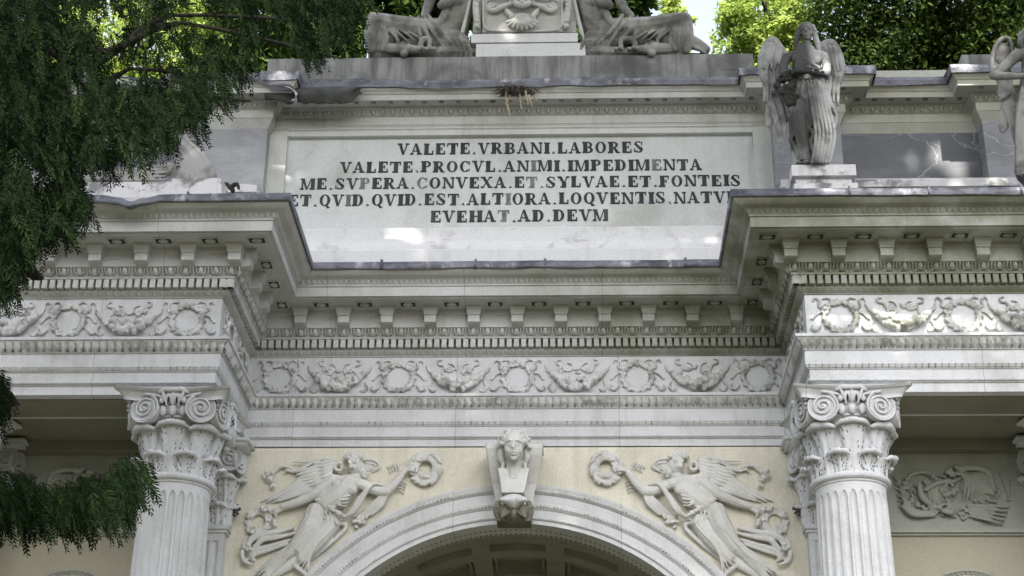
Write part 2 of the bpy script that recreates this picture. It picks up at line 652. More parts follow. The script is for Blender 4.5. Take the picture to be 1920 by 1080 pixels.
def swag_mb(seed):
    mb = MB()
    rr = random.Random(seed)
    for i in range(80):
        u = rr.uniform(-1, 1)
        top = .03 - .07 * (1 - u * u)
        bot = .03 - .18 * (1 - abs(u) ** 2.2)
        z = top + (bot - top) * rr.uniform(0, 1)
        r = rr.uniform(.016, .032)
        mb.ell((u * .215, -.02 - .055 * (1 - u * u) * rr.uniform(.4, 1.1), z), (r * rr.uniform(.8, 1.3), r, r * rr.uniform(.8, 1.2)), None, 8, 6)
    mb.tube([(x, -.01, .03 - .12 * (1 - (x / .22) ** 2)) for x in [-.22 + .44 * i / 12 for i in range(13)]], [.012 + .04 * (1 - abs(i - 6) / 6) for i in range(13)], 8)
    if seed % 2:
        mb.ell((-.02, -.045, -.07), (.055, .022, .05), None, 12, 8)
        mb.tube([(-.02 + .05 * (1 - i / 22) * cos(i * .55), -.066, -.07 + .05 * (1 - i / 22) * sin(i * .55)) for i in range(20)], .007, 6)
    for i in range(14):
        u = rr.uniform(-.9, .9)
        a = rr.uniform(0, pi)
        mb.ell((u * .16, -.008, .03 + rr.uniform(0, .05)), (.03, .012, .012), (Vector((cos(a), 0, sin(a))), Vector((0, 1, 0)), Vector((-sin(a), 0, cos(a)))), 8, 6)
    for s in (-1, 1):
        ribbon(mb, [(s * .27, .10), (s * .25, .05), (s * .21, .03), (s * .2, .02)], .013)
        ribbon(mb, [(s * .22, -.05), (s * .24, -.10), (s * .21, -.14), (s * .185, -.12)], .012)
        ribbon(mb, [(s * .03, .07), (s * .07, .045), (s * .11, .06), (s * .13, .10), (s * .17, .11), (s * .175, .145), (s * .14, .15)], .009)
        ribbon(mb, [(s * .03, .075), (s * .05, .11), (s * .09, .12)], .006)
    return mb


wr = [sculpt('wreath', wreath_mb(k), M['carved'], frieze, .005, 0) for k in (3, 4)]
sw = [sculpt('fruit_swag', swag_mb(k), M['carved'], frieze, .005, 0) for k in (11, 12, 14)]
FZ = 6.965
spots = []
sp0 = 1.012
for i in range(-2, 3):
    spots.append(('w', .01 + i * sp0, -.0, 0))
for i in (-1.5, -.5, .5, 1.5):
    spots.append(('s', .01 + i * sp0, -.0, 0))
for s in (-1, 1):
    for i in range(3):
        spots.append(('w', s * (2.555 + i * .945), -P, 0))
        spots.append(('s', s * (2.555 + .4725 + i * .945), -P, 0))
    for yy in (-.88, -.32):
        spots.append(('w', s * XG, yy, s))
usedw = uses = 0
for kind, x, y, side in spots:
    if abs(x) > XE - .2:
        continue
    lst = wr if kind == 'w' else sw
    if kind == 'w':
        o = wr[usedw] if usedw < len(wr) else dup(wr[usedw % len(wr)])
        usedw += 1
    else:
        o = sw[uses] if uses < len(sw) else dup(sw[(uses * 2 + 1) % len(sw)])
        uses += 1
    o.location = (x, y, FZ)
    if side:
        o.rotation_euler = (0, 0, pi / 2 if side < 0 else -pi / 2)
    else:
        o.scale = (random.choice((-1, 1)) if kind == 's' else 1, 1, 1)

# ---------------------------------------------------------------- cornice
mb = MB()
sweep(mb, [(0, 7.148), (.012, 7.15), (.012, 7.156), (.02, 7.162), (.045, 7.178), (.055, 7.186), (.055, 7.2), (.02, 7.2), (.02, 7.275), (.105, 7.277), (.108, 7.293), (.095, 7.296), (.10, 7.31), (.118, 7.345), (.14, 7.352),
           (.16, 7.358), (.16, 7.47), (.172, 7.48), (.18, 7.512), (.415, 7.512), (.415, 7.522), (.4397, 7.522), (.4397, 7.606), (.452, 7.61), (.452, 7.62), (.458, 7.64), (.478, 7.652), (.486, 7.66), (.5, 7.664),
           (.535, 7.672), (.555, 7.684), (.575, 7.70), (.575, 7.75), (-.9, 7.83)])
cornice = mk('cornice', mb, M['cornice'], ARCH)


def lead_run(mb, prof_fn):
    nodes = []
    for i in range(len(PATH) - 1):
        (x0, y0, s0), (x1, y1, s1) = PATH[i], PATH[i + 1]
        n = max(2, int(max(abs(x1 - x0), abs(y1 - y0)) / .022))
        for k in range(n):
            f = k / n
            sx = s0 if k == 0 else (0 if abs(x1 - x0) > .01 else s0)
            nodes.append((x0 + (x1 - x0) * f, y0 + (y1 - y0) * f, s0 if k == 0 else sx, 0 if (abs(x1 - x0) < .01 and k) else 1))
    x, y, s = PATH[-1]
    nodes.append((x, y, s, 0))
    pts = []
    for x, y, sx, fy in nodes:
        pr = prof_fn(x, y)
        pts.append([(x + sx * p, y - p * fy, z) for p, z in pr])
    mb.grid(pts)


def leadprof(x, y):
    j = noise.noise((x * 2.3, y * 2.3, 3.1)) * .012 + noise.noise((x * 9, y * 9, 7)) * .004
    q = noise.noise((x * 3.1 + 5, y * 3.1, 1.7)) * .014
    sag = 0
    if y < -1:
        sag = .07 * math.exp(-((x + 2.93) / .15) ** 2) * (1 + .18 * sin(x * 40))
    top = 7.772 + j * .6 - sag * .8
    bot = 7.702 + q * .7 + j - sag
    return [(.572, bot + .012), (.590 + q * .3 + sag * .5, bot), (.594 + sag * .6, bot + .006), (.596 + sag * .5, (top + bot) / 2), (.594, top - .004), (.588, top), (.57, top + .001), (.2, 7.81), (-.6, 7.86)]


mb = MB()
lead_run(mb, leadprof)
for x in (-1.12, .25, 1.42, -.33):
    mb.box(x - .01, x + .01, -.604, -.56, 7.70, 7.785)
for x in (2.6, 3.2, 3.9, -2.5, -3.4):
    mb.box(x - .008, x + .008, -P - .604, -P - .56, 7.705, 7.785)
mk('lead_flashing', mb, M['lead'], cornice, smooth=True)

# dentils
mb = MB()


def dentil(mp, t, s):
    h = s * .34
    mb.mi = 0
    a = [mp(t + i, p, z) for i, p, z in ((-h, .01, 7.203), (h, .01, 7.203), (h, .1, 7.203), (-h, .1, 7.203), (-h, .01, 7.274), (h, .01, 7.274), (h, .1, 7.274), (-h, .1, 7.274))]
    mb.add(a, [(3, 2, 1, 0), (4, 5, 6, 7), (0, 1, 5, 4), (1, 2, 6, 5), (2, 3, 7, 6), (3, 0, 4, 7)])


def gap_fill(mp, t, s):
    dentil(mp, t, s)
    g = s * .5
    mb.mi = 1  # dark card paints the shade between dentils
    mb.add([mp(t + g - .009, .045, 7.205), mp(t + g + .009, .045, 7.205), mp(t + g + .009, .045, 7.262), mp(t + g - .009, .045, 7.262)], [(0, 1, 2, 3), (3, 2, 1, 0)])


rows(.0617, .1, gap_fill)
mk('dentil_course', mb, [M['cornice'], M['gap_shade']], cornice)
# egg and dart
mb = MB()


def egg(mp, t, s):
    c = mp(t, .122, 7.328)
    ux = (mp(t + 1, 0, 0) - mp(t, 0, 0)).normalized()
    uo = (mp(t, 1, 0) - mp(t, 0, 0)).normalized()
    uz = Vector((0, 0, 1))
    tilt = (uz * .8 + uo * .5).normalized()
    mb.ell(c + uo * .004, (.023, .021, .034), (ux, tilt.cross(ux), tilt), 8, 6)
    arc = []
    for k in range(9):
        a = pi * (1.08 + .84 * (-k / 8) * 1.0) + pi * 0
        a = -pi * (-.1 + 1.2 * k / 8)
        arc.append(c + ux * (.037 * cos(a)) + tilt * (.042 * sin(a) + .012) + uo * .004)
    mb.tube(arc, .0075, 5)
    mb.mi = 1  # dark notches stand for shade beside each egg
    for q in (-.3, .3):
        e_ = c + ux * (s * q) - uz * .030 + uo * .002
        mb.add([e_ - ux * .012 - uz * .007, e_ + ux * .012 - uz * .007, e_ + uz * .012 + uo * .006], [(0, 1, 2), (2, 1, 0)])
    mb.mi = 0
    d = mp(t + s / 2, .128, 7.325)
    mb.tube([d + tilt * .036, d - tilt * .03], [.009, .003], 4)


rows(.1233, .14, egg)
mk('egg_and_dart', mb, [M['cornice'], M['gap_shade']], cornice, smooth=True)
# little leaf rows
mb = MB()
rows(.0617, .04, lambda mp, t, s: tongue(mp, t, s, 7.158, 7.186, .018, .054, .014))
rows(.046, .47, lambda mp, t, s: tongue(mp, t, s, 7.622, 7.656, .456, .482, .010))
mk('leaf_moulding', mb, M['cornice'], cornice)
# modillions
mb = MB()
prof = [(.155, 7.512), (.385, 7.512), (.385, 7.498), (.372, 7.49), (.362, 7.474), (.36, 7.455), (.343, 7.45), (.34, 7.405), (.325, 7.392), (.29, 7.388), (.25, 7.372), (.21, 7.36), (.17, 7.362), (.155, 7.37)]


def mod_layer(hw, pr):
    mb.poly([(-hw, -p, z) for p, z in pr], (1, 0, 0), 2 * hw)


mod_layer(.05, [(.155, 7.442), (.232, 7.442), (.232, 7.378), (.21, 7.368), (.155, 7.36)])
mod_layer(.055, [(.155, 7.462), (.25, 7.462), (.242, 7.44), (.155, 7.44)])
mod_layer(.061, [(.155, 7.488), (.26, 7.488), (.253, 7.46), (.155, 7.46)])
mod_layer(.068, [(.155, 7.513), (.27, 7.513), (.268, 7.493), (.262, 7.486), (.155, 7.486)])
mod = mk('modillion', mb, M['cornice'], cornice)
mods = [(.01 + .37 * i, 0.0, 0) for i in range(-5, 6)]
for s in (-1, 1):
    mods += [(s * (2.177 + .37 * i), -P, 0) for i in range(8)]
    mods += [(s * XG, y, s) for y in (-1.29, -.886, -.5)]
for i, (x, y, s) in enumerate(mods):
    o = mod if i == 0 else dup(mod)
    o.location = (x, y, 0)
    o.rotation_euler = (0, 0, 0 if not s else (pi / 2 if s < 0 else -pi / 2))
# coffers with rosettes in the corona soffit
mb = MB()
fw = .062
mb.mi = 1
mb.box(-fw, fw, -.04, .04, -.0015, .004)  # dark panel painting the shade inside the coffer
mb.mi = 0
for a in range(6):
    q = a * pi / 3
    mb.ell((.024 * cos(q), .018 * sin(q), -.006), (.02, .015, .009), None, 8, 6)
mb.ell((0, 0, -.012), .012, None, 8, 6)
mb.box(-fw - .012, fw + .012, -.055, -.043, -.008, .002)
mb.box(-fw - .012, fw + .012, .043, .055, -.008, .002)
mb.box(-fw - .012, -fw - .001, -.043, .043, -.008, .002)
mb.box(fw + .001, fw + .012, -.043, .043, -.008, .002)
cof = mk('soffit_rosette', mb, [M['cornice'], M['dark']], cornice)
cofs = [(.01 + .37 * (i + .5), -.299, 0) for i in range(-5, 5)]
for s in (-1, 1):
    cofs += [(s * (1.992 + .37 * i), -P - .299, 0) for i in range(8)]
    cofs += [(s * 1.992, y, 1) for y in (-.299, -.701, -1.071)]
for i, (x, y, s) in enumerate(cofs):
    o = cof if i == 0 else dup(cof)
    o.location = (x, y, 7.512)
    o.rotation_euler = (0, 0, pi / 2 if s else 0)

# ---------------------------------------------------------------- walls with the arch opening
ZC, RI, RO = 3.76, 1.911, 2.225
mb = MB()
N = 64
ring = []
for i in range(N + 1):
    a = pi * i / N
    ring.append((RO * cos(a), RO * sin(a) + ZC))
top = 6.345
out = []
for x, z in ring:
    out.append([(x, .012, z), (x if abs(x) < 2.6 else x, .012, top)])
mb.grid(out)
for s in (-1, 1):
    x0, x1 = sorted((s * RO, s * 2.6))
    mb.quad((x0, .012, 0), (x1, .012, 0), (x1, .012, top), (x0, .012, top))
wall = mk('spandrel_wall', mb, M['cream'], ARCH)
for s in (-1, 1):
    mb = MB()
    x0, x1 = sorted((s * 2.6, s * XE))
    mb.box(x0, x1, .004, 2.6, 0, 5.585)
    x0, x1 = sorted((s * (RI + .08), s * 2.6))
    mb.box(x0, x1, .03, 2.6, 0, ZC)
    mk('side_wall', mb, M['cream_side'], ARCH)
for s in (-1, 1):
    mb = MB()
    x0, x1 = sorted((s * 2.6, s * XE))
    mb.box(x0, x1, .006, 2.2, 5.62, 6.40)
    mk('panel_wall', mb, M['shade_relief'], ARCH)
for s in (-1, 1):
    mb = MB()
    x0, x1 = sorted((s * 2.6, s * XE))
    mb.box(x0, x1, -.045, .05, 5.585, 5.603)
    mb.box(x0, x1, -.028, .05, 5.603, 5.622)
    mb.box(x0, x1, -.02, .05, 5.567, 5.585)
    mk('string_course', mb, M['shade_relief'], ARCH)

# archivolt
mb = MB()
apr = [(RI, .3), (RI, -.008), (1.947, -.008), (1.948, -.02), (1.953, -.026), (1.965, -.026), (1.972, -.02), (1.975, -.02), (2.032, -.02), (2.034, -.03), (2.05, -.044), (2.075, -.046), (2.082, -.04), (2.085, -.04),
       (2.155, -.04), (2.158, -.05), (2.17, -.066), (2.2, -.078), (2.213, -.082), (RO, -.082), (RO, .02)]
out = []
for i in range(97):
    a = pi * i / 96
    out.append([(r * cos(a), y, r * sin(a) + ZC) for r, y in apr])
mb.grid(out)
for s in (-1, 1):
    mb.grid([[(s * r, y, z) for r, y in apr] for z in (0, ZC)])
archivolt = mk('archivolt', mb, M['marble'], ARCH)
mb = MB()


def ring_row(R, y, n, r, el):
    for i in range(n):
        a = pi * (i + .5) / n
        c = Vector((R * cos(a), y, R * sin(a) + ZC))
        tv = Vector((-sin(a), 0, cos(a)))
        rv = Vector((cos(a), 0, sin(a)))
        mb.ell(c, (r * el, r, r * 1.1), (tv, Vector((0, -1, 0)), rv), 6, 5)


ring_row(1.959, -.024, 300, .0065, 1.2)
ring_row(2.055, -.042, 230, .010, 1.2)
ring_row(2.18, -.066, 230, .011, 1.2)
mk('bead_moulding', mb, M['carved'], archivolt, smooth=True)

# coffered vault
mb = MB()
ys = [.295, .32, .46, .465, .53, .75, .95, 1.5, 1.7, 1.92, 2.12, 2.6]
rec_bands = {4: .06, 6: .12, 8: .06, 10: .12}
st = radians(19)
half = radians(7.1)
angs = []
for k in range(-4, 5):
    angs += [(k * st - st / 2, k * st - half, 0), (k * st - half, k * st + half, 1), (k * st + half, k * st + st / 2, 0)]


def vp(R, a, y):
    return (R * sin(a), y, R * cos(a) + ZC)


for bi in range(len(ys) - 1):
    y0, y1 = ys[bi], ys[bi + 1]
    for a0, a1, cf in angs:
        d = rec_bands.get(bi, 0) if cf else 0
        n = 6 if cf else 3
        R = RI + d
        aa = [a0 + (a1 - a0) * i / n for i in range(n + 1)]
        mb.grid([[vp(R, a, y0), vp(R, a, y1)] for a in aa])
        if d:
            mb.grid([[vp(RI, a, y0), vp(R, a, y0)] for a in aa])
            mb.grid([[vp(R, a, y1), vp(RI, a, y1)] for a in aa])
            mb.quad(vp(RI, a0, y0), vp(RI, a0, y1), vp(R, a0, y1), vp(R, a0, y0))
            mb.quad(vp(R, a1, y0), vp(R, a1, y1), vp(RI, a1, y1), vp(RI, a1, y0))
mb.quad((-2.2, 2.6, 0), (2.2, 2.6, 0), (2.2, 2.6, 6), (-2.2, 2.6, 6))
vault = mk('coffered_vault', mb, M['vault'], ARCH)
mb = MB()
for k in range(-60, 61):
    a = k * radians(1.25)
    for y, r in ((.16, .011), (.40, .009), (.27, .014)):
        c = Vector(vp(RI - .0, a, y))
        mb.ell(c, (r, r * 1.2, r * .8), None, 6, 4)
for k in range(-4, 5):
    for j in range(9):
        a = k * st + (j - 4) * half / 4.6
        mb.ell(vp(RI + .03, a, 1.0), (.022, .03, .03), None, 6, 4)
        if j in (0, 8):
            for yy in (1.1, 1.2, 1.3, 1.4):
                mb.ell(vp(RI + .04, a, yy), .024, None, 6, 4)
    for j in range(8):
        q = j * pi / 4
        a = k * st
        mb.ell(vp(RI + .11, a + .05 * cos(q), 1.22 + .1 * sin(q)), (.06, .06, .03), None, 8, 5)
mk('vault_flowers', mb, M['vault'], vault, smooth=True)

# medallion rings low in the side bays
for s in (-1, 1):
    mb = MB()
    c = Vector((s * 3.6, -.0, 4.835))
    for R, r in ((.45, .016), (.4, .012)):
        mb.tube([c + Vector((R * cos(2 * pi * i / 60), 0, R * sin(2 * pi * i / 60))) for i in range(61)], r, 7, caps=False)
    for i in range(72):
        a = 2 * pi * i / 72
        mb.ell(c + Vector((.425 * cos(a), -.004, .425 * sin(a))), (.012, .012, .012), None, 6, 5)
    mb.poly([c + Vector((.4 * cos(-2 * pi * i / 40), .001, .4 * sin(-2 * pi * i / 40))) for i in range(40)], (0, -1, 0), .006)
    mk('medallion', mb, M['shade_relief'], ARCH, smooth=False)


# ---------------------------------------------------------------- capitals and columns
def acanthus(mb, ang, r0, z0, h, w0, w1, bulge, roll, seed=0, flat=False, x0=0):
    """smooth leaf hugging the bell, fat rolled tip, dark flecks painting drill-hole shade"""
    rr = random.Random(seed * 31 + 5)
    nu, nv = 12, 14

    def S(u, v, out=0.0):
        w_ = w0 + (w1 - w0) * v ** 1.6
        R = r0 + bulge * v ** 2.3 + out + .014 * (1 - u * u) * (1 - .4 * v) + (.006 if abs(u) < .12 else 0) - .006 * u * u + .004 * cos(u * 9)
        z = z0 + h * v
        if flat:
            return Vector((x0 + u * w_, -R, z))
        f = ang + u * w_ / (r0 + bulge * .6)
        return Vector((R * sin(f), -R * cos(f), z))
    us = [-1 + 2 * i / nu for i in range(nu + 1)]
    vs = [j / nv for j in range(nv + 1)]
    front = []
    for v in vs:
        row = [S(-1.0, v, -.05)] + [S(u * (1 + .05 * cos(v * 40)), v) for u in us] + [S(1.0, v, -.05)]
        front.append(row)
    mb.grid(front)
    # rolled tip
    pts, rs = [], []
    for i in range(13):
        u = -1.06 + 2.12 * i / 12
        p = S(u, 1.0, roll * (.9 - .5 * u * u))
        p.z += -.02 * abs(u) ** 3 - .002
        pts.append(p)
        rs.append(roll * (1.0 - .42 * abs(u) ** 3) * (1 + .07 * cos(i * 2.6)))
    mb.tube(pts, rs, 9, 1.0)
    # dark blobs that paint the shade of drill holes
    mb.mi = 1
    for v in (.16, .32, .48, .64, .8, .93):
        for u in (-.8, -.4, .4, .8):
            if rr.random() < .25:
                continue
            uu, vv = u + rr.uniform(-.12, .12), v + rr.uniform(-.05, .05)
            p, q = S(uu, vv, .001), S(uu * 1.12, vv + .05, .001)
            d = (q - p).normalized()
            n_ = (S(uu, vv, .1) - S(uu, vv)).normalized()
            sd_ = d.cross(n_).normalized()
            l_ = rr.uniform(.007, .018)
            mb.ell(p, (.0034, .004, l_), (sd_, n_, d), 6, 4)
    for u in (-.45, .3):
        p = S(u + rr.uniform(-.15, .15), 1.0, roll * 1.5)
        p.z += roll * .55
        mb.ell(p, (.004, .009, .008), None, 6, 4)
    mb.mi = 0


def volute(mb, c, nrm, R=.118, th=.07, hand=1):
    n = Vector(nrm).normalized()
    up = Vector((0, 0, 1))
    r = up.cross(n).normalized() * hand
    c = Vector(c)
    K = 28
    prof = [(-th, R * .82), (-.012, R * .98), (0.0, R), (.006, R * .97), (.0, R * .88), (-.012, R * .84), (-.014, R * .4), (-.012, R * .2), (-.010, R * .04)]
    rowsP = [[c + n * d + (r * cos(2 * pi * i / K) + up * sin(2 * pi * i / K)) * q for i in range(K)] for d, q in prof]
    o = len(mb.v)
    mb.grid(rowsP, closed_v=True)
    mb.face(*[o + (len(prof) - 1) * K + i for i in range(K)])
    mb.face(*[o + i for i in reversed(range(K))])
    sp_ = []
    rs = []
    for i in range(80):
        t = i / 79
        a = pi / 2 - t * 2 * pi * 2.9
        q = R * .92 * (1 - t) ** 1.05 + .006
        sp_.append(c + n * (-.010 + .016 * t) + (r * cos(a) + up * sin(a)) * q)
        rs.append(.006 + .0055 * min(1, t * 2.2) - .003 * t)
    mb.tube(sp_, rs, 6)
    mb.ell(c + n * .004, (.012, .012, .012), None, 8, 6)


def abacus(mb, hw, z0, z1, dip, hd=None):
    hd = hd or hw
    rows_ = []
    n = 12
    for z, g in ((z0, -.07), (z0 + (z1 - z0) * .35, -.052), (z0 + (z1 - z0) * .68, -.025), (z0 + (z1 - z0) * .76, -.02), (z0 + (z1 - z0) * .77, 0), (z1 - .003, 0)):
        pts = []
        for k in range(4):
            q = k * pi / 2
            for i in range(n + 1):
                t = (-1 + 2 * i / n) * .94
                x = t * (hw + g)
                y = -(hd + g) + dip * (1 - t * t)
                pts.append((x * cos(q) - y * sin(q), x * sin(q) + y * cos(q), z))
        rows_.append(pts)
    o = len(mb.v)
    mb.grid(rows_, closed_v=True)
    L_ = len(rows_[0])
    mb.face(*[o + i for i in reversed(range(L_))])
    mb.face(*[o + (len(rows_) - 1) * L_ + i for i in range(L_)])


def rosette(mb, c, nrm, R):
    n = Vector(nrm).normalized()
    up = Vector((0, 0, 1))
    r = up.cross(n).normalized()
    c = Vector(c)
    for k in range(6):
        a = k * pi / 3 + .5
        d = r * cos(a) + up * sin(a)
        mb.ell(c + d * R * .55, (R * .45, R * .33, R * .3), (d, n.cross(d), n), 8, 6)
    mb.ell(c + n * R * .25, R * .28, None, 8, 6)


CZ0, CZ1 = 5.69, 6.335
mb = MB()
mb.lathe([(.24, -.02), (.246, 0), (.252, .15), (.268, .3), (.30, .41), (.318, .44)], (0, 0, CZ0), 40)
mb.lathe([(.30, .42), (.325, .425), (.335, .435), (.325, .447), (.30, .45)], (0, 0, CZ0), 40)
mb.lathe([(.29, .45), (.32, .455), (.345, .49), (.355, .52), (.34, .53), (.30, .55)], (0, 0, CZ0), 40)
for k in range(28):
    a = 2 * pi * k / 28
    mb.ell((.345 * sin(a), -.345 * cos(a), CZ0 + .478), (.03, .03, .05), None, 8, 6)
for k in range(8):
    acanthus(mb, k * pi / 4 + pi / 8, .266, CZ0, .150, .062, .078, .060, .021, k)
for k in range(8):
    acanthus(mb, k * pi / 4, .264, CZ0, .380 if k % 2 == 0 else .365, .075, .108, .075 if k % 2 == 0 else .085, .022 if k % 2 == 0 else .028, k + 20)
for k in range(4):
    q = k * pi / 2
    for s in (-1, 1):
        a = q + s * .44
        # disc centre on the face, turned a little outwards
        lx, ly = s * .218, -.365
        nx, ny = s * sin(radians(16)), -cos(radians(16))
        c = (lx * cos(q) - ly * sin(q), lx * sin(q) + ly * cos(q), 6.178)
        volute(mb, c, (nx * cos(q) - ny * sin(q), nx * sin(q) + ny * cos(q), 0), .12, .1, s)
        ex, ey = s * .345, -.345
        for zz, rr_ in ((6.245, .02), (6.20, .016), (6.165, .013)):
            mb.ell((ex * cos(q) - ey * sin(q), ex * sin(q) + ey * cos(q), zz), rr_, None, 8, 6)
        # stems that run in under the abacus
        bx = s * .12
        mb.tube([(x * cos(q) - y * sin(q), x * sin(q) + y * cos(q), z) for x, y, z in ((s * .05, -.35, 6.262), (s * .13, -.37, 6.278), (s * .21, -.385, 6.285))], .012, 6)
    fx, fy = 0, -.385
    c = (fx * cos(q) - fy * sin(q), fx * sin(q) + fy * cos(q), 6.285)
    nrm = (-(-1) * sin(q) * 1.0, -cos(q), 0)
    nrm = (sin(q), -cos(q), 0)
    fl = MB()
    fl.tube([(-.11, -.372, 6.305), (-.06, -.395, 6.322), (0, -.40, 6.314), (.06, -.395, 6.322), (.11, -.372, 6.305)], [.012, .022, .018, .022, .012], 8)
    fl.ell((0, -.355, 6.27), (.085, .04, .06), None, 12, 8)
    for x in (-.062, 0, .062):
        fl.tube([(x * .7, -.365, 6.20), (x, -.392, 6.25), (x * 1.3, -.392, 6.30)], [.010, .016, .010], 7)
    for x in (-.085, .085):
        fl.ell((x, -.378, 6.235), (.02, .02, .026), None, 8, 6)
    fl.mi = 1  # dark slots, shade painted between the stems
    for x in (-.032, .032):
        fl.ell((x, -.385, 6.24), (.008, .010, .034), None, 6, 6)
        fl.ell((x * 1.9, -.383, 6.22), (.005, .008, .02), None, 6, 5)
        fl.ell((x * 2.4, -.392, 6.275), (.006, .008, .014), None, 6, 5)
    mb.join(fl, Matrix.Rotation(q, 4, 'Z'))
abacus(mb, .455, 6.245, CZ1, .07)
cap_mb = mb

# fluted shaft
mb = MB()
NF, NS = 24, 12
zs = [.62, .64, .68, .72, .76, 1.5, 2.5, 3.5, 4.3, 5.0, 5.44, 5.48, 5.51, 5.53, 5.545, 5.555, 5.56, 5.58, 5.595]
out = []
for z in zs:
    f = max(0, min(1, (z - .62) / 4.98))
    R = .318 - .056 * f ** 1.5
    e = 1.0
    if z > 5.48:
        e = sqrt(max(0, 1 - ((z - 5.48) / .08) ** 2))
    if z < .72:
        e = sqrt(max(0, 1 - ((.72 - z) / .08) ** 2))
    if z <= .63:
        e = 0
    ring_ = []
    for k in range(NF):
        for i in range(NS):
            d = 0
            u = (i - 1) / (NS - 2)
            if 0 <= u <= 1:
                uu = .22 + .78 * (.5 + (u - .5) * max(e, .25))
                d = .026 * e * sqrt(max(0, 1 - (2 * u - 1) ** 2)) if 0 < u < 1 else 0
            else:
                uu = .0 if i == 0 else .22
                if i == 0:
                    uu = .11
            a = 2 * pi * (k + uu) / NF
            ring_.append(((R - d) * cos(a), (R - d) * sin(a), z))
    out.append(ring_)
mb.grid(out, closed_v=True)
mb.lathe([(.262, 5.595), (.264, 5.62), (.275, 5.628), (.275, 5.64), (.29, 5.644), (.302, 5.655), (.305, 5.668), (.302, 5.68), (.29, 5.69), (.26, 5.692)], (0, 0, 0), 48, caps=False)
mb.lathe([(.45, .35), (.45, .43), (.435, .435), (.455, .46), (.455, .5), (.43, .52), (.37, .53), (.365, .55), (.39, .57), (.39, .6), (.35, .615), (.31, .62)], (0, 0, 0), 48)
mb.box(-.47, .47, -.47, .47, 0, .35)
col = mk('column', mb, M['marble'], ARCH, smooth=False, loc=(-COLX[0], -.9445, 0))
WL[col.name] = Vector()
cap = mk('capital', cap_mb, [M['marble'], M['dark']], col)
for p in cap.data.polygons:
    p.use_smooth = True
for x in (COLX[0], -COLX[1], COLX[1]):
    dup(col, (x, -.9445, 0))

# pilasters behind the columns
mb = MB()
hw = .215
pts = []
for k in range(5):
    a0 = -hw + .03 + k * (2 * hw - .06) / 5
    wv = (2 * hw - .06) / 5
    pts += [(a0 + wv * .1, -.1)]
    for i in range(7):
        t = i / 6
        pts.append((a0 + wv * (.14 + .72 * t), -.1 + .016 * sin(pi * t)))
    pts.append((a0 + wv * .9, -.1))
pl = [(-hw, .02), (-hw, -.1)] + pts + [(hw, -.1), (hw, .02)]
mb.grid([[(x, y, z) for x, y in pl] for z in (.6, 5.5)])
mb.box(-hw, hw, -.103, .02, 5.5, 5.565)
mb.box(-hw - .02, hw + .02, -.118, .02, 5.565, 5.59)
mb.box(-hw - .035, hw + .035, -.135, .02, 5.59, 5.625)
mb.box(-.3, .3, -.2, .02, 0, .6)
pil = mk('pilaster', mb, M['marble'], ARCH, loc=(-COLX[0], 0, 0))
WL[pil.name] = Vector()
mb = MB()
z0 = 5.625
mb.box(-hw, hw, -.1, .02, z0, 6.27)
for j, x in enumerate((-.15, 0, .15)):
    acanthus(mb, 0, .105, z0, .17, .06, .07, .05, .021, 40 + j, flat=True, x0=x)
for j, x in enumerate((-.2, -.07, .07, .2)):
    acanthus(mb, 0, .103, z0, .40, .06, .078, .08, .024, 50 + j, flat=True, x0=x)
side_ = MB()
acanthus(side_, 0, hw, z0, .17, .045, .05, .05, .021, 60, flat=True, x0=0)
acanthus(side_, 0, hw, z0, .40, .045, .055, .09, .024, 61, flat=True, x0=0)
for s in (-1, 1):
    mm = Matrix.Translation((0, -.06, 0)) @ Matrix.Rotation(s * pi / 2, 4, 'Z')
    mb.join(side_, mm)
    volute(mb, (s * .215, -.19, 6.178), (s * .3, -1, 0), .115, .1, s)
    volute(mb, (s * .30, -.1, 6.178), (s, -.3, 0), .11, .08, 1)
rosette(mb, (0, -.2, 6.285), (0, -1, 0), .065)
for k in range(-3, 4):
    mb.ell((k * .045, -.16, 6.17), (.022, .03, .038), None, 8, 6)
mb.box(-.36, .36, -.235, .02, 6.275, 6.305)
mb.box(-.385, .385, -.255, .02, 6.305, 6.332)
pc = mk('pilaster_capital', mb, [M['marble'], M['dark']], pil, smooth=True)
for x in (COLX[0], -COLX[1], COLX[1]):
    dup(pil, (x, 0, 0))


# ---------------------------------------------------------------- sculpture helpers
def tracer(x0, y0, k, Y0):
    def T(zx, zy, h=0.0):
        return un(x0 + zx / k, y0 + zy / k, Y0 - h)
    return T


def spl(pts, n=5):
    pts = [Vector(p) for p in pts]
    L = len(pts)
    out = []
    for i in range(L - 1):
        p0, p1, p2, p3 = pts[max(i - 1, 0)], pts[i], pts[i + 1], pts[min(i + 2, L - 1)]
        for k in range(n):
            t = k / n
            out.append(.5 * ((2 * p1) + (p2 - p0) * t + (2 * p0 - 5 * p1 + 4 * p2 - p3) * t * t + (3 * p1 - p0 - 3 * p2 + p3) * t ** 3))
    out.append(pts[-1])
    return out


def lerp_list(rs, n):
    out = []
    for i in range(len(rs) - 1):
        for k in range(n):
            out.append(rs[i] + (rs[i + 1] - rs[i]) * k / n)
    out.append(rs[-1])
    return out


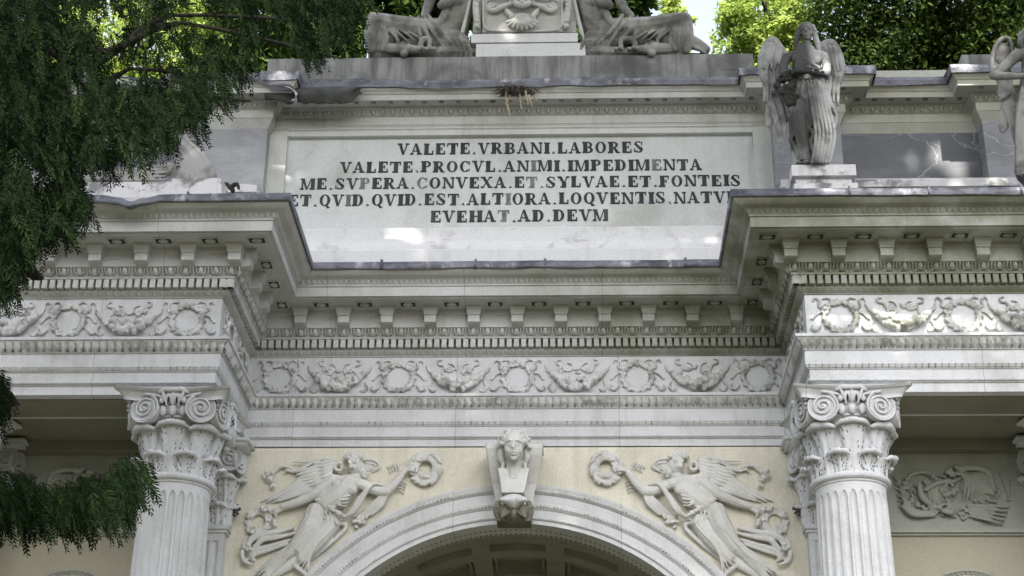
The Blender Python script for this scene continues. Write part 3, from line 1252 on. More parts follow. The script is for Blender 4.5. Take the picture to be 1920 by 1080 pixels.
class Figure:
    """traced figure: points are (zoom x, zoom y, height in m), radii in zoom pixels"""

    def __init__(s, T, u):
        s.T, s.u, s.mb = T, u, MB()

    def limb(s, pts, rs, k=1.0, n=10):
        if isinstance(rs, (int, float)):
            rs = [rs] * len(pts)
        P3 = spl([s.T(*p) for p in pts])
        s.mb.tube(P3, [r * s.u for r in lerp_list(rs, 5)], n, k, (0, -1, 0))

    def blob(s, p, r, k=1.0, ang=0):
        if isinstance(r, (int, float)):
            r = (r, r)
        ca, sa = cos(radians(ang)), sin(radians(ang))
        X = Vector((ca, 0, -sa))
        Z = Vector((sa, 0, ca))
        s.mb.ell(s.T(*p), (r[0] * s.u, min(r) * s.u * k, r[1] * s.u), (X, Vector((0, 1, 0)), Z), 12, 8)

    def cluster(s, p, R, n, r, seed, h=.02):
        rr = random.Random(seed)
        for i in range(n):
            a, q = rr.uniform(0, 2 * pi), R * sqrt(rr.random())
            s.blob((p[0] + q * cos(a), p[1] + q * sin(a), p[2] + rr.uniform(0, h)), (r * rr.uniform(.6, 1.2), r * rr.uniform(.6, 1.2)), 1, rr.uniform(0, 180))


def head(mb, c, s, f, hair=True, back=1.0):
    c = Vector(c)
    f = Vector(f).normalized()
    u = (Vector((0, 0, 1)) - f * f.z).normalized()
    r = f.cross(u)
    ax = (r, f, u)

    def at(a, b, d):
        return c + r * a * s + f * b * s + u * d * s
    mb.ell(at(0, 0, .22), (.68 * s, .78 * s, .78 * s), ax, 14, 10)
    mb.ell(at(0, .14, -.35), (.52 * s, .56 * s, .6 * s), ax, 14, 10)
    mb.ell(at(0, .46, -.8), (.24 * s, .2 * s, .18 * s), ax, 10, 7)
    mb.tube([at(0, .72, .25), at(0, .86, -.02), at(0, .98, -.2)], [.05 * s, .07 * s, .105 * s], 8)
    mb.tube([at(-.5, .52, .2), at(-.25, .74, .3), at(0, .74, .26), at(.25, .74, .3), at(.5, .52, .2)], [.06 * s, .085 * s, .06 * s, .085 * s, .06 * s], 8)
    for q in (-1, 1):
        mb.ell(at(q * .34, .42, -.22), (.24 * s, .2 * s, .3 * s), ax, 10, 7)
        mb.ell(at(q * .27, .57, .08), (.13 * s, .08 * s, .06 * s), ax, 8, 6)
    mb.tube([at(-.2, .66, -.46), at(0, .74, -.43), at(.2, .66, -.46)], [.04 * s, .085 * s, .04 * s], 8)
    mb.tube([at(-.16, .64, -.58), at(0, .70, -.6), at(.16, .64, -.58)], [.04 * s, .085 * s, .04 * s], 8)
    return at


# ---------------------------------------------------------------- keystone with herm bust
T = tracer(860, 780, 4.91, -.33)
U = .00089
ks = MB()
for s in (-1, 1):
    for w0, w1, y0, y1, z0, z1 in ((.108, .2, -.30, .02, 5.95, 6.345),):
        pr = [(0.0, 6.25), (-.3, 6.25), (-.335, 6.235), (-.345, 6.20), (-.33, 6.14), (-.29, 6.06), (-.245, 5.99), (-.215, 5.935), (-.215, 5.88), (-.22, 5.83), (-.215, 5.76), (-.19, 5.7), (-.15, 5.67), (0.02, 5.67)]
        a0 = [.204, .204, .203, .202, .194, .18, .165, .15, .136, .128, .12, .115, .112, .112, .112][:len(pr)]
        L_, R_ = [], []
        for (y, z), wd in zip(pr, a0):
            inn = wd - .088
            L_.append((s * (wd + .03), y, z))
            R_.append((s * inn, y, z))
        rowsK = [L_, [(s * (abs(a[0]) - .012), a[1] - .012, a[2]) for a in L_], [((a[0] + b[0]) / 2, a[1] - .004, a[2]) for a, b in zip(L_, R_)], [(b[0] + s * .012, b[1] - .012, b[2]) for b in R_], R_]
        ks.grid(rowsK if s < 0 else list(reversed(rowsK)))
ks.grid([[(-w_, .03, z), (-w_, -.12, z), (w_, -.12, z), (w_, .03, z)] for w_, z in ((.135, 5.655), (.142, 5.8), (.16, 5.95), (.185, 6.10), (.2, 6.245))])
ks.quad((-.2, .03, 6.245), (-.2, -.12, 6.245), (.2, -.12, 6.245), (.2, .03, 6.245))
ks.quad((-.135, .03, 5.655), (.135, .03, 5.655), (.135, -.12, 5.655), (-.135, -.12, 5.655))
keystone = mk('keystone', ks, M['relief'], ARCH)
fg = Figure(T, U)
b = fg.mb
hc = T(508, 285, .13)
at = head(b, hc, .128, (0, -1, -.16))
# neck and herm shaft
fg.limb([(510, 400, .05), (511, 470, .03), (512, 560, .0)], [70, 72, 96])
b.poly([T(368, 515, -.04), T(400, 740, -.02), T(605, 740, -.02), T(655, 515, -.04)], (0, -1, 0), .10)
b.tube([T(512, 560, .0), T(512, 560, -.24)], .07, 10)
b.tube([T(505, 690, .0), T(505, 690, -.24)], .06, 10)
b.tube([T(508, 300, .06), T(508, 300, -.24)], .06, 10)
# hair and ivy wreath
for i in range(26):
    a = radians(-8 + 196 * i / 25)
    rr = 132 + 8 * sin(i * 2.1)
    fg.blob((510 + rr * cos(a), 278 - 148 * sin(a), .09 + .03 * sin(i * 1.7)), (32 + 6 * sin(i), 22), 1.2, i * 37)
for i in range(18):
    a = radians(5 + 170 * i / 17)
    fg.blob((508 + 108 * cos(a), 262 - 118 * sin(a), .15 + .02 * sin(i * 2.3)), (26, 19), 1.1, i * 53)
for s in (-1, 1):
    fg.limb([(510 + s * 110, 300, .07), (510 + s * 120, 380, .05), (510 + s * 95, 440, .03)], [34, 34, 24])
    fg.limb([(510 + s * 100, 440, .04), (510 + s * 105, 490, .05)], [20, 16])
bust = sculpt('herm_bust', b, M['relief'], keystone, .0036, 1)
fg = Figure(tracer(860, 780, 4.91, -.40), U)
for i in range(9):
    x = 393 + i * 28
    fg.limb([(505 + (x - 505) * .5, 742, .0), (x, 765, .06), (505 + (x - 505) * .75, 835 - abs(i - 4) * 9, .02)], [9, 14, 9])
fg.blob((505, 770, -.03), (112, 50), 1.5)
fg.limb([(505, 790, -.02), (505, 800, -.22)], [70, 80])
sculpt('shell', fg.mb, M['marble'], keystone, .006, 1)
lf = Figure(tracer(860, 780, 4.91, -.30), U)
for s in (-1, 1):
    for i in range(5):
        lf.limb([(505 + s * 15, 815 + i * 16, .05), (505 + s * (75 + i * 8), 835 + i * 22, .07), (505 + s * (150 - i * 14), 850 + i * 26, .03)], [12, 18, 12])
lf.limb([(505, 800, .06), (505, 900, .08), (505, 960, .03)], [20, 24, 14])
lf.mb.poly([lf.T(335, 835, .02), lf.T(350, 968, .0), lf.T(662, 968, .0), lf.T(678, 835, .02)], (0, 1, 0), .2)
lf.blob((505, 905, -.01), (150, 62), 1.2)
lf.limb([(350, 842, .03), (505, 850, .05), (665, 842, .03)], [16, 18, 16])
lf.limb([(505, 880, -.04), (505, 890, -.22)], [120, 130], 1, 14)
lf.limb([(365, 800, -.01), (350, 880, .0), (370, 950, -.02)], [28, 34, 22])
lf.limb([(645, 800, -.01), (660, 880, .0), (640, 950, -.02)], [28, 34, 22])
sculpt('acanthus_leaf', lf.mb, stone('console_leaf_stone', (.19, .18, .14), (.06, .055, .045), .85, .5, bscale=7), keystone, .0065, 1)

# ---------------------------------------------------------------- spandrel victories
T = tracer(440, 830, 4.32, .012)
U = .00098
fg = Figure(T, U)
L, B = fg.limb, fg.blob
# near wing
def curve_at(c, f):
    q = f * (len(c) - 1)
    i = min(int(q), len(c) - 2)
    t = q - i
    return tuple(c[i][k] + (c[i + 1][k] - c[i][k]) * t for k in range(len(c[0])))


def feathers(fg, roots, tips, n, h0, h1, bow=0.0, k=.8, fat=.56, step=.0):
    ps = [(curve_at(roots, i / (n - 1)), curve_at(tips, i / (n - 1))) for i in range(n)]
    for i, (a_, b_) in enumerate(ps):
        a2, b2 = ps[i + 1] if i < n - 1 else ps[i - 1]
        ma = ((a_[0] + b_[0]) / 2, (a_[1] + b_[1]) / 2)
        dx, dy = b_[0] - a_[0], b_[1] - a_[1]
        l_ = sqrt(dx * dx + dy * dy)
        mb_ = ((a2[0] + b2[0]) / 2, (a2[1] + b2[1]) / 2)
        spc = abs((mb_[0] - ma[0]) * -dy / l_ + (mb_[1] - ma[1]) * dx / l_)
        r = max(5, spc * fat)
        m = (ma[0] - dy / l_ * bow * l_, ma[1] + dx / l_ * bow * l_)
        hh = (i % 2) * step
        fg.limb([(a_[0], a_[1], h0 + hh), (m[0], m[1], (h0 + h1) / 2 + .008 + hh), (b_[0], b_[1], h1 + hh)], [r, r * 1.1, r * .55], k)


for p_ in ([(770, 190, .0), (600, 270, .005), (330, 440, .0)], [(720, 270, .0), (600, 340, .005), (420, 440, .0)]):
    L(p_, [50, 46, 16], .35)
feathers(fg, [(600, 235), (640, 275), (665, 320), (680, 360)], [(212, 478), (320, 488), (430, 462), (540, 430)], 8, .035, .02, -.04, .9)
feathers(fg, [(735, 160), (740, 210), (735, 260), (720, 310)], [(480, 235), (530, 285), (580, 330), (640, 375)], 7, .055, .045, -.05, .9)
feathers(fg, [(790, 150), (795, 190), (785, 230), (770, 280)], [(640, 165), (660, 220), (675, 270), (700, 320)], 6, .07, .06, -.05, .9)
L([(795, 150, .06), (720, 130, .06), (620, 152, .055), (470, 158, .035)], [26, 20, 14, 6], .9)
L([(640, 160, .05), (560, 200, .045), (480, 235, .03)], [14, 14, 8], .9)
# far wing tip beyond the head
B((1105, 185, .0), (72, 52), .45, 12)
L([(1050, 140, .02), (1110, 138, .03), (1160, 165, .025), (1168, 205, .02), (1110, 240, .015)], [9, 12, 13, 12, 7])
L([(1060, 165, .02), (1120, 172, .03), (1145, 195, .02)], [6, 8, 5])
# head, neck, hair
B((985, 200, .055), (72, 78), 1.0, -30)
B((1032, 232, .06), (40, 56), 1.0, -25)
L([(1040, 180, .07), (1062, 205, .075), (1082, 226, .07)], [9, 10, 13])
L([(1018, 172, .085), (1048, 190, .08)], [8, 8])
L([(1062, 250, .07), (1074, 246, .065)], [9, 9])
B((1050, 275, .06), (20, 18), 1)
L([(1050, 265, .055), (1010, 285, .04)], [16, 18])
L([(900, 120, .05), (960, 90, .06), (1030, 115, .055)], [26, 32, 22])
B((965, 150, .07), (52, 46), 1, 0)
fg.cluster((950, 150, .10), 50, 14, 17, 5)
for i in range(10):
    a = i * .628
    B((843 + 30 * cos(a), 195 + 32 * sin(a), .05), (17, 15), 1, i * 40)
L([(985, 270, .05), (935, 335, .05)], [44, 54])
# trunk
L([(925, 340, .04), (860, 420, .055), (745, 500, .055)], [98, 108, 100], .85)
L([(790, 300, .05), (930, 325, .06), (1060, 345, .05)], [50, 52, 44])
B((945, 385, .095), (50, 46), .9)
B((830, 345, .09), (44, 42), .9)
for i in range(4):
    f = i / 3
    L([(750 + 30 * f, 405 + 22 * i, .105), (850 + 20 * f, 440 + 24 * i, .13), (935 - 20 * f, 430 + 26 * i, .11)], [6, 8, 6])
# forward arm with wreath
L([(1060, 355, .05), (1150, 392, .06), (1228, 398, .06)], [48, 44, 40])
L([(1228, 398, .06), (1310, 320, .06), (1385, 215, .06)], [42, 34, 22])
for i in range(4):
    L([(1385, 205 + i * 8, .06), (1425, 195 + i * 10, .08), (1450, 205 + i * 9, .08)], [11, 10, 7])
L([(1380, 200, .07), (1410, 180, .085)], [10, 8])
# rear arm
L([(790, 310, .07), (690, 390, .07), (600, 445, .07)], [50, 48, 45])
L([(610, 440, .07), (490, 490, .065), (385, 520, .06)], [46, 40, 27])
for i in range(4):
    L([(385, 515 + i * 8, .06), (335, 530 + i * 14, .055), (300 + i * 12, 555 + i * 20, .045)], [13, 12, 8])
# belt of leaves
fg_pts = [(665 + 26 * i, 462 + 15.5 * i) for i in range(9)]
for i, (x, y) in enumerate(fg_pts):
    B((x, y, .115), (24, 15), 1.1, -60 if i % 2 else 25)
    B((x + 8, y + 14, .11), (18, 12), 1.1, 40 if i % 2 else -20)
# legs
L([(665, 560, .05), (610, 690, .068), (500, 850, .06)], [92, 92, 66], .95)
L([(505, 840, .055), (350, 950, .05), (215, 1040, .03)], [66, 50, 30], .95)
L([(790, 640, .035), (690, 780, .05), (545, 935, .045)], [82, 78, 56], .95)
L([(545, 940, .03), (420, 1010, .03), (300, 1090, .02), (250, 1180, .02)], [50, 42, 34, 20], .8)
L([(180, 1050, .03), (120, 1090, .03)], [24, 12])
L([(260, 1160, .03), (200, 1200, .03)], [24, 12])
# skirt folds
for i in range(4):
    L([(705 + 34 * i, 515 + 24 * i, .1), (715 + 36 * i, 600 + 18 * i, .105), (790 + 12 * i, 640 + 8 * i, .075)], [7, 9, 7])
L([(470, 985, .05), (530, 1030, .055), (590, 1085, .05)], [18, 20, 18])
L([(700, 640, .085), (780, 655, .085), (850, 660, .06)], [10, 12, 9])
for i in range(5):
    f = i / 4
    L([(820 - 18 * i, 660 + 14 * i, .09), (690 - 16 * i, 800 + 22 * i, .11 - .02 * f), (470 + 30 * i, 985 + 24 * i, .065)], [7, 9, 6])
for i in range(4):
    L([(640 - 18 * i, 560 + 8 * i, .13), (560 - 16 * i, 720 + 6 * i, .145 - .008 * i), (420 - 10 * i, 890 + 12 * i, .11)], [5, 6, 4])
for i in range(6):
    L([(470 - 14 * i, 870 + 20 * i, .1 - .006 * i), (330 - 8 * i, 950 + 24 * i, .095 - .008 * i), (180 + 8 * i, 1045 + 30 * i, .06)], [8, 10, 6])
L([(850, 640, .05), (900, 690, .04), (760, 830, .03), (560, 990, .02)], [26, 18, 16, 12])
# flying ribbons behind
for i, (pts, r) in enumerate([
        ([(470, 690, .03), (330, 725, .04), (210, 745, .05), (130, 790, .05), (80, 870, .04)], [18, 24, 30, 30, 16]),
        ([(480, 735, .03), (330, 770, .045), (220, 790, .06), (165, 850, .05), (120, 905, .04)], [15, 21, 25, 25, 13]),
        ([(450, 790, .03), (300, 835, .045), (190, 870, .05), (140, 930, .05), (165, 955, .04)], [15, 20, 24, 22, 12]),
        ([(430, 820, .03), (280, 870, .04), (170, 905, .045), (75, 965, .04)], [13, 19, 19, 10]),
        ([(90, 790, .05), (60, 880, .05), (80, 960, .05), (160, 990, .045)], [14, 20, 18, 8]),
        ([(140, 800, .06), (105, 860, .065), (150, 880, .05)], [10, 14, 8])]):
    L(pts, r, .9)
fg.cluster((110, 850, .06), 40, 9, 16, 9)
# shawl over the arm
L([(1200, 345, .09), (1120, 335, .11), (1060, 400, .12), (980, 540, .11), (890, 610, .09)], [9, 16, 22, 20, 14])
L([(1090, 350, .10), (1010, 450, .12), (930, 570, .11), (860, 625, .09)], [12, 16, 16, 9])
for i in range(5):
    f = i / 4
    L([(1235 - 14 * i, 415 + 4 * i, .06), (1200 - 28 * i, 500 + 6 * i, .05), (1110 - 30 * i, 585 + 4 * i, .035)], [12, 16, 10])
fg.cluster((1015, 610, .03), 55, 14, 18, 21)
fg.cluster((985, 655, .03), 28, 6, 16, 22)
# scroll with flowers behind the wing
L([(490, 235, .02), (440, 200, .03), (370, 195, .03), (330, 235, .03)], [8, 15, 17, 10])
L([(480, 245, .02), (420, 225, .03), (400, 260, .02)], [7, 11, 6])
fg.cluster((280, 270, .03), 45, 16, 16, 31)
fg.cluster((300, 340, .03), 35, 8, 14, 32)
# leaf sprays by the forward wrist
for (x, y, dx, dy) in ((1345, 175, -88, 40), (1372, 290, -30, 100)):
    L([(x, y, .01), (x + dx * .5, y + dy * .5, .015), (x + dx, y + dy, .01)], [4, 5, 3])
    for i in range(4):
        f = .2 + .26 * i
        for q in (-1, 1):
            ln = sqrt(dx * dx + dy * dy)
            px_, py_ = x + dx * f, y + dy * f
            ex, ey = px_ + (dx * .5 - q * dy) / ln * 34, py_ + (dy * .5 + q * dx) / ln * 34
            L([(px_, py_, .012), ((px_ + ex) / 2, (py_ + ey) / 2, .022), (ex, ey, .012)], [4, 7, 4])
vic = fg.mb
vf = sculpt('winged_victory_relief', vic, M['relief'], ARCH, .0046, 1)
vfr = sculpt('winged_victory_relief', vic.mirrored(), M['relief'], ARCH, .0046, 1)
fg = Figure(T, U)
c1 = T(1548, 220, 0.0)
w1 = MB()
leafy_ring(w1, c1, .098, .04, 18, .05, 41, 1.08)
c2 = T(195, 650, 0.0)
w2 = MB()
leafy_ring(w2, c2, .085, .028, 14, .03, 42, 1.1)
fg.mb = w2
fg.cluster((250, 540, .05), 40, 9, 18, 43)
fg.cluster((130, 590, .04), 30, 7, 17, 44)
fg.cluster((160, 710, .04), 30, 7, 18, 45)
fg.cluster((310, 650, .04), 34, 7, 18, 46)
for par, mir in ((vf, False), (vfr, True)):
    for q in (w1, w2):
        sculpt('wreath', q.mirrored() if mir else q, M['relief'], par, .006, 1)
for s in (-1, 1):
    fg = Figure(tracer(0, 720, 3, -.03), .0014)
    fg.cluster((1335, 715, .02), 20, 9, 12, 61, .03)
    fg.limb([(1310, 690, 0), (1300, 720, .03), (1325, 745, .04)], [8, 10, 6])
    mbb = fg.mb.mirrored() if s > 0 else fg.mb
    sculpt('bronze_boss', mbb, M['bronze'], ARCH, .007, 1)

# ---------------------------------------------------------------- trophy reliefs in the side bays
T = tracer(1280, 720, 3, .006)
U = .0014
fg = Figure(T, U)
L, B = fg.limb, fg.blob
L([(1345 + 105 * cos(2 * pi * a / 24), 615 + 118 * sin(2 * pi * a / 24), .02) for a in range(25)], 11)
for a in range(26):
    q = 2 * pi * a / 26
    B((1345 + 108 * cos(q), 615 + 122 * sin(q), .035), (20, 11), 1.2, -math.degrees(q) + 60)
B((1440, 620, .0), (95, 90), .35)
B((1660, 580, .0), (110, 100), .3)
for i in range(95):
    q = i * 2.399
    B((1510 + 300 * cos(q) * (.55 + .45 * ((i * 7) % 10) / 10), 625 + 125 * sin(q) * (.6 + .4 * ((i * 3) % 10) / 10), .018), (17, 8), 1.2, i * 41)
for i in range(7):
    L([(1375 + i * 23, 585 - i * 5, .04), (1400 + i * 17, 690 - i * 6, .035)], [4.5, 4])
L([(1365, 595, .05), (1440, 555, .05), (1530, 545, .05)], [13, 14, 12])
L([(1385, 690, .04), (1440, 690, .05), (1500, 660, .04)], [10, 12, 8])
fg.cluster((1500, 590, .05), 50, 26, 15, 71)
fg.cluster((1490, 690, .05), 40, 16, 14, 72)
fg.cluster((1520, 490, .04), 35, 12, 14, 73)
for i in range(9):
    f = i / 8
    L([(1550 + 21 * i, 478 + 8 * i, .035), (1590 + 20 * i, 560 + 8 * i, .05), (1575 + 21 * i, 655 - 6 * i, .03)], [5, 7, 5])
L([(1545, 480, .03), (1640, 470, .05), (1720, 500, .04), (1755, 600, .03)], [13, 19, 19, 10])
for i in range(5):
    L([(1600 + 6 * i, 680 + 16 * i, .03), (1720, 685 + 20 * i, .05), (1835 - 8 * i, 690 + 24 * i, .03)], [6, 9, 6])
for i in range(3):
    L([(1240 + 10 * i, 690 - 14 * i, .03), (1300, 735 - 10 * i, .05), (1420, 740 - 10 * i, .03)], [14, 15, 7])
for i in range(6):
    L([(1180 + i * 8, 520 + i * 34, .01), (1210 + 10 * i, 540 + 30 * i, .02), (1225, 560 + 26 * i, .01)], [6, 10, 5])
    L([(1780 + 10 * i, 500 + 25 * i, .01), (1820 + 4 * i, 520 + 25 * i, .02), (1850 - 5 * i, 545 + 22 * i, .01)], [6, 10, 5])
    L([(1560 + 40 * i, 745, .01), (1580 + 40 * i, 760 - (i % 2) * 18, .02), (1605 + 40 * i, 742, .01)], [5, 8, 5])
L([(1330, 560, .05), (1350, 640, .06), (1420, 690, .05)], [14, 18, 10])
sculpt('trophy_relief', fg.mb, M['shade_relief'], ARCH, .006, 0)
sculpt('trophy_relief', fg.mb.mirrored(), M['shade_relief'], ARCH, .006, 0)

# ================================================================== ATTIC
AT0 = 7.8
mb = MB()
mb.box(-XE + .1, XE - .1, .09, 1.9, AT0, 10.05)        # core
# stepped white base of the middle field
mb.box(-XE + .12, XE - .12, .06, 2.55, 6.36, 7.79)
attic = mk('attic', mb, M['attic_cornice'], ARCH)
mb = MB()
pr = [(.2, 7.82), (.2, 8.075), (.186, 8.09), (.15, 8.094), (.15, 8.12), (.138, 8.15), (.11, 8.20), (.105, 8.222), (.105, 8.235), (.07, 8.24), (.06, 8.25), (.055, 8.36), (.045, 8.372), (-.02, 8.376)]
mb.grid([[(x, -p, z) for p, z in pr] for x in (-2.28, 2.28)])
mk('attic_base', mb, M['base_white'], attic)
# tablet and its frame
tab = MB()
tab.quad((-2.113, .0287, 8.37), (2.113, .0287, 8.37), (2.113, .0287, 9.345), (-2.113, .0287, 9.345))
tablet = mk('inscription_tablet', tab, M['tablet'], attic)
mb = MB()
for s in (-1, 1):
    x0, x1 = sorted((s * 2.113, s * 2.282))
    mb.box(x0, x1, -.025, .09, 8.34, 9.44)
mb.box(-2.1125, 2.1125, -.022, .09, 9.338, 9.4)
mb.box(-2.1125, 2.1125, -.034, .09, 9.4, 9.438)
mb.box(-2.1125, 2.1125, .0, .09, 8.33, 8.392)
mk('tablet_frame', mb, M['frame'], attic)

# attic cornice follows shallow pilaster strips
STR = [(-4.75, -4.14), (-2.88, -2.275), (2.275, 2.88), (4.14, 4.75)]
AP = [(-XE + .08, 1.9, -1), (-XE + .08, .09, -1), (-4.75, .09, -1)]
APATH = []


def add_pt(x, y, sx):
    APATH.append((x, y, sx))


ypl, yre, ymid = -.15, .04, -.0
add_pt(-4.9, 1.9, -1)
add_pt(-4.9, yre, -1)
add_pt(-4.75, yre, -1)
add_pt(-4.75, ypl, -1)
add_pt(-4.14, ypl, 1)
add_pt(-4.14, yre, 1)
add_pt(-2.88, yre, -1)
add_pt(-2.88, ypl, -1)
add_pt(-2.275, ypl, 1)
add_pt(-2.275, ymid, 1)
for x, y, s in [(a, b, -c) for a, b, c in [(-q[0], q[1], q[2]) for q in reversed(APATH)]]:
    add_pt(x, y, s)


def asweep(mb, prof):
    mb.grid([[(x + sx * p, (y - p) if y < 1.5 else y, z) for p, z in prof] for x, y, sx in APATH])


mb = MB()
asweep(mb, [(.0, 9.345), (.045, 9.432), (.05, 9.432), (.05, 9.515), (.062, 9.522), (.07, 9.53), (.1, 9.565), (.112, 9.575), (.112, 9.588), (.13, 9.592), (.225, 9.592), (.225, 9.578), (.24, 9.578), (.24, 9.632), (.25, 9.636), (.262, 9.652), (.285, 9.668), (.285, 9.72), (-.1, 9.78)])
acor = mk('attic_cornice', mb, M['attic_cornice'], attic)
mb = MB()
for i in range(len(APATH) - 1):
    (x0, y0, s0), (x1, y1, s1) = APATH[i], APATH[i + 1]
    if abs(y0 - y1) > .01 or y0 > 1.5:
        continue
    p = .1
    a, b_ = x0 + s0 * p, x1 + s1 * p
    n = max(1, int(round((b_ - a) / .088)))
    sN = (b_ - a) / n
    for k in range(n):
        t = a + sN * (k + .5)
        mb.ell((t, y0 - .088, 9.548), (.016, .018, .024), None, 8, 6)
        for q in (-1, 1):
            mb.tube([(t + q * .030, y0 - .105, 9.575), (t + q * .032, y0 - .092, 9.55), (t + q * .014, y0 - .072, 9.524)], .005, 5)
        mb.ell((t + sN / 2, y0 - .07, 9.528), (.006, .006, .012), None, 6, 4)
        mb.mi = 1  # small notches coloured as shade around the eggs
        for q in (-1, 1):
            xq = t + q * .024
            mb.add([(xq - .005, y0 - .097, 9.565), (xq + .005, y0 - .097, 9.565), (xq + .004 - q * .006, y0 - .079, 9.535), (xq - .004 - q * .006, y0 - .079, 9.535)], [(0, 1, 2, 3), (3, 2, 1, 0)])
            mb.add([(t + q * .012 - .008, y0 - .069, 9.521), (t + q * .012 + .008, y0 - .069, 9.521), (t + q * .012, y0 - .073, 9.532)], [(0, 1, 2), (2, 1, 0)])
        mb.mi = 0
    n = max(1, int(round((b_ - a) / .155)))
    sN = (b_ - a) / n
    for k in range(n):
        t = a + sN * (k + .5)
        mb.mi = 1
        mb.box(t - .022, t + .022, y0 - .212, y0 - .17, 9.584, 9.5925)
        mb.mi = 0
mk('egg_and_dart', mb, [M['attic_cornice'], M['gap_shade']], acor, smooth=False)


def alead(mb):
    nodes = []
    for i in range(len(APATH) - 1):
        (x0, y0, s0), (x1, y1, s1) = APATH[i], APATH[i + 1]
        horiz = abs(y0 - y1) < .01
        n = max(2, int(max(abs(x1 - x0), abs(y1 - y0)) / .05))
        P_ = .302
        ax0, ay0 = x0 + s0 * P_, (y0 - P_ if y0 < 1.5 else y0)
        ax1, ay1 = x1 + s1 * P_, (y1 - P_ if y1 < 1.5 else y1)
        for k in range(n):
            f = k / n
            nodes.append((ax0 + (ax1 - ax0) * f, ay0 + (ay1 - ay0) * f))
    pts = []
    for x, y in nodes:
        j = noise.noise((x * 2.1, y, 4.4)) * .014 + noise.noise((x * 8, y, 9)) * .006
        q = noise.noise((x * 3.3, y, 8.8)) * .016
        if x < -1.3 and x > -2.3:
            j += .02
        pts.append([(x, y + .02, 9.676 + q), (x, y - .004, 9.668 + q + j * .5), (x, y - .012 + j * .6, 9.715 + j), (x, y, 9.752 + j), (x, y + .02, 9.76 + j), (x * .995, y + .45, 9.79)])
    mb.grid(pts)


mb = MB()
alead(mb)
mk('lead_flashing', mb, M['lead'], acor)
# torn sheet hanging at the left end of the attic cornice
mb = MB()
tp = []
for i in range(26):
    f = i / 25
    x = -2.30 + .88 * f
    dr = .14 + .05 * sin(f * 2.6) + .03 * noise.noise((f * 9, 2, 1)) + .012 * noise.noise((f * 40, 2, 1))
    if f > .93:
        dr *= .55
    row = []
    for k in range(7):
        g = k / 6
        row.append((x + .02 * g * (1 - f) + (.02 * sin(k * 2.4) if f > .95 else 0), -.325 - .05 * sin(g * 2.6) - .02 * noise.noise((f * 6, g * 3, 5)), 9.675 - dr * g + .015 * noise.noise((f * 5, g * 2, 1))))
    tp.append(row)
mb.grid(tp)
mb.grid([[(x, y + .012, z) for x, y, z in r] for r in reversed(tp)])
mk('torn_lead_sheet', mb, plain('corroded_lead', (.035, .037, .032), .75, .5), acor, smooth=True)
mb = MB()
for (pa, lift) in (([(470, 138), (500, 150), (515, 160), (545, 160), (558, 172)], .02), ([(505, 155), (520, 152), (548, 158), (556, 178), (548, 182)], .03), ([(225, 135), (260, 142), (290, 145), (330, 148)], .0)):
    base = [un(a, b, -.42) for a, b in pa]
    rowsT = []
    P3 = spl(base)
    for i, p in enumerate(P3):
        rowsT.append([p + Vector((0, .10 - .03 * k, .022 * sin(k * 1.1 + i * .25) - .012 * k)) for k in range(6)])
    mb.grid(rowsT)
mk('lifted_lead_flap', mb, plain('pale_lead', (.42, .42, .46), .5, .25, .2), acor, smooth=True)
# blocking course
mb = MB()
mb.box(-2.36, 2.16, .0, .8, 9.78, 10.195)
mb.box(-4.9, 4.9, .22, 1.0, 9.8, 10.12)
mb.box(1.86, 2.02, -.003, .3, 10.02, 10.1)
for s in (4.44,):
    mb.box(s - .36, s + .36, .02, .6, 9.8, 10.17)
    mb.box(-s - .36, -s + .36, .02, .6, 9.8, 10.17)
mk('blocking_course', mb, M['block'], attic)
# marble revetment
for k, (a, b_) in enumerate(STR):
    mb = MB()
    mb.box(a, b_, ypl, .09, 7.9, 9.36)
    mk('marble_pilaster_strip', mb, M['greylight'], attic)
for a, b_ in ((-4.14, -2.88), (2.88, 4.14)):
    mb = MB()
    mb.box(a + .001, b_ - .001, .04, .092, 7.9, 9.36)
    mk('grey_marble_panel', mb, M['greymarble'], attic)
for s in (-1, 1):
    mb = MB()
    x0, x1 = sorted((s * 2.3, s * 4.85))
    mb.box(x0, x1, -.26, .08, 7.85, 8.62)
    mb.box(x0, x1, -.285, .08, 8.62, 8.69)
    mb.box(x0 + .01, x1 - .01, -.22, .08, 8.69, 8.735)
    mk('attic_plinth', mb, M['plinth'], attic)

# ---------------------------------------------------------------- lettering
ST, TH, SF = .36, .135, .13


class Glyph:
    def __init__(s):
        s.p = []
        s.w = 1

    def rect(s, x0, x1, z0, z1):
        s.p.append([(x0, z0), (x1, z0), (x1, z1), (x0, z1)])

    def par(s, xa, xb, w_, z0=0, z1=1):
        s.p.append([(xa, z0), (xa + w_, z0), (xb + w_, z1), (xb, z1)])

    def serif(s, c, z, wd):
        z0, z1 = (0, SF) if z == 0 else (1 - SF, 1)
        s.rect(c - wd / 2, c + wd / 2, z0, z1)

    def arc(s, cx, cz, rx, rz, a0, a1, tw=ST, tv=TH, n=16):
        ptsO, ptsI = [], []
        for i in range(n + 1):
            a = radians(a0 + (a1 - a0) * i / n)
            ptsO.append((cx + rx * cos(a), cz + rz * sin(a)))
            ptsI.append((cx + (rx - tw) * cos(a), cz + (rz - tv) * sin(a)))
        for i in range(n):
            s.p.append([ptsI[i], ptsO[i], ptsO[i + 1], ptsI[i + 1]])


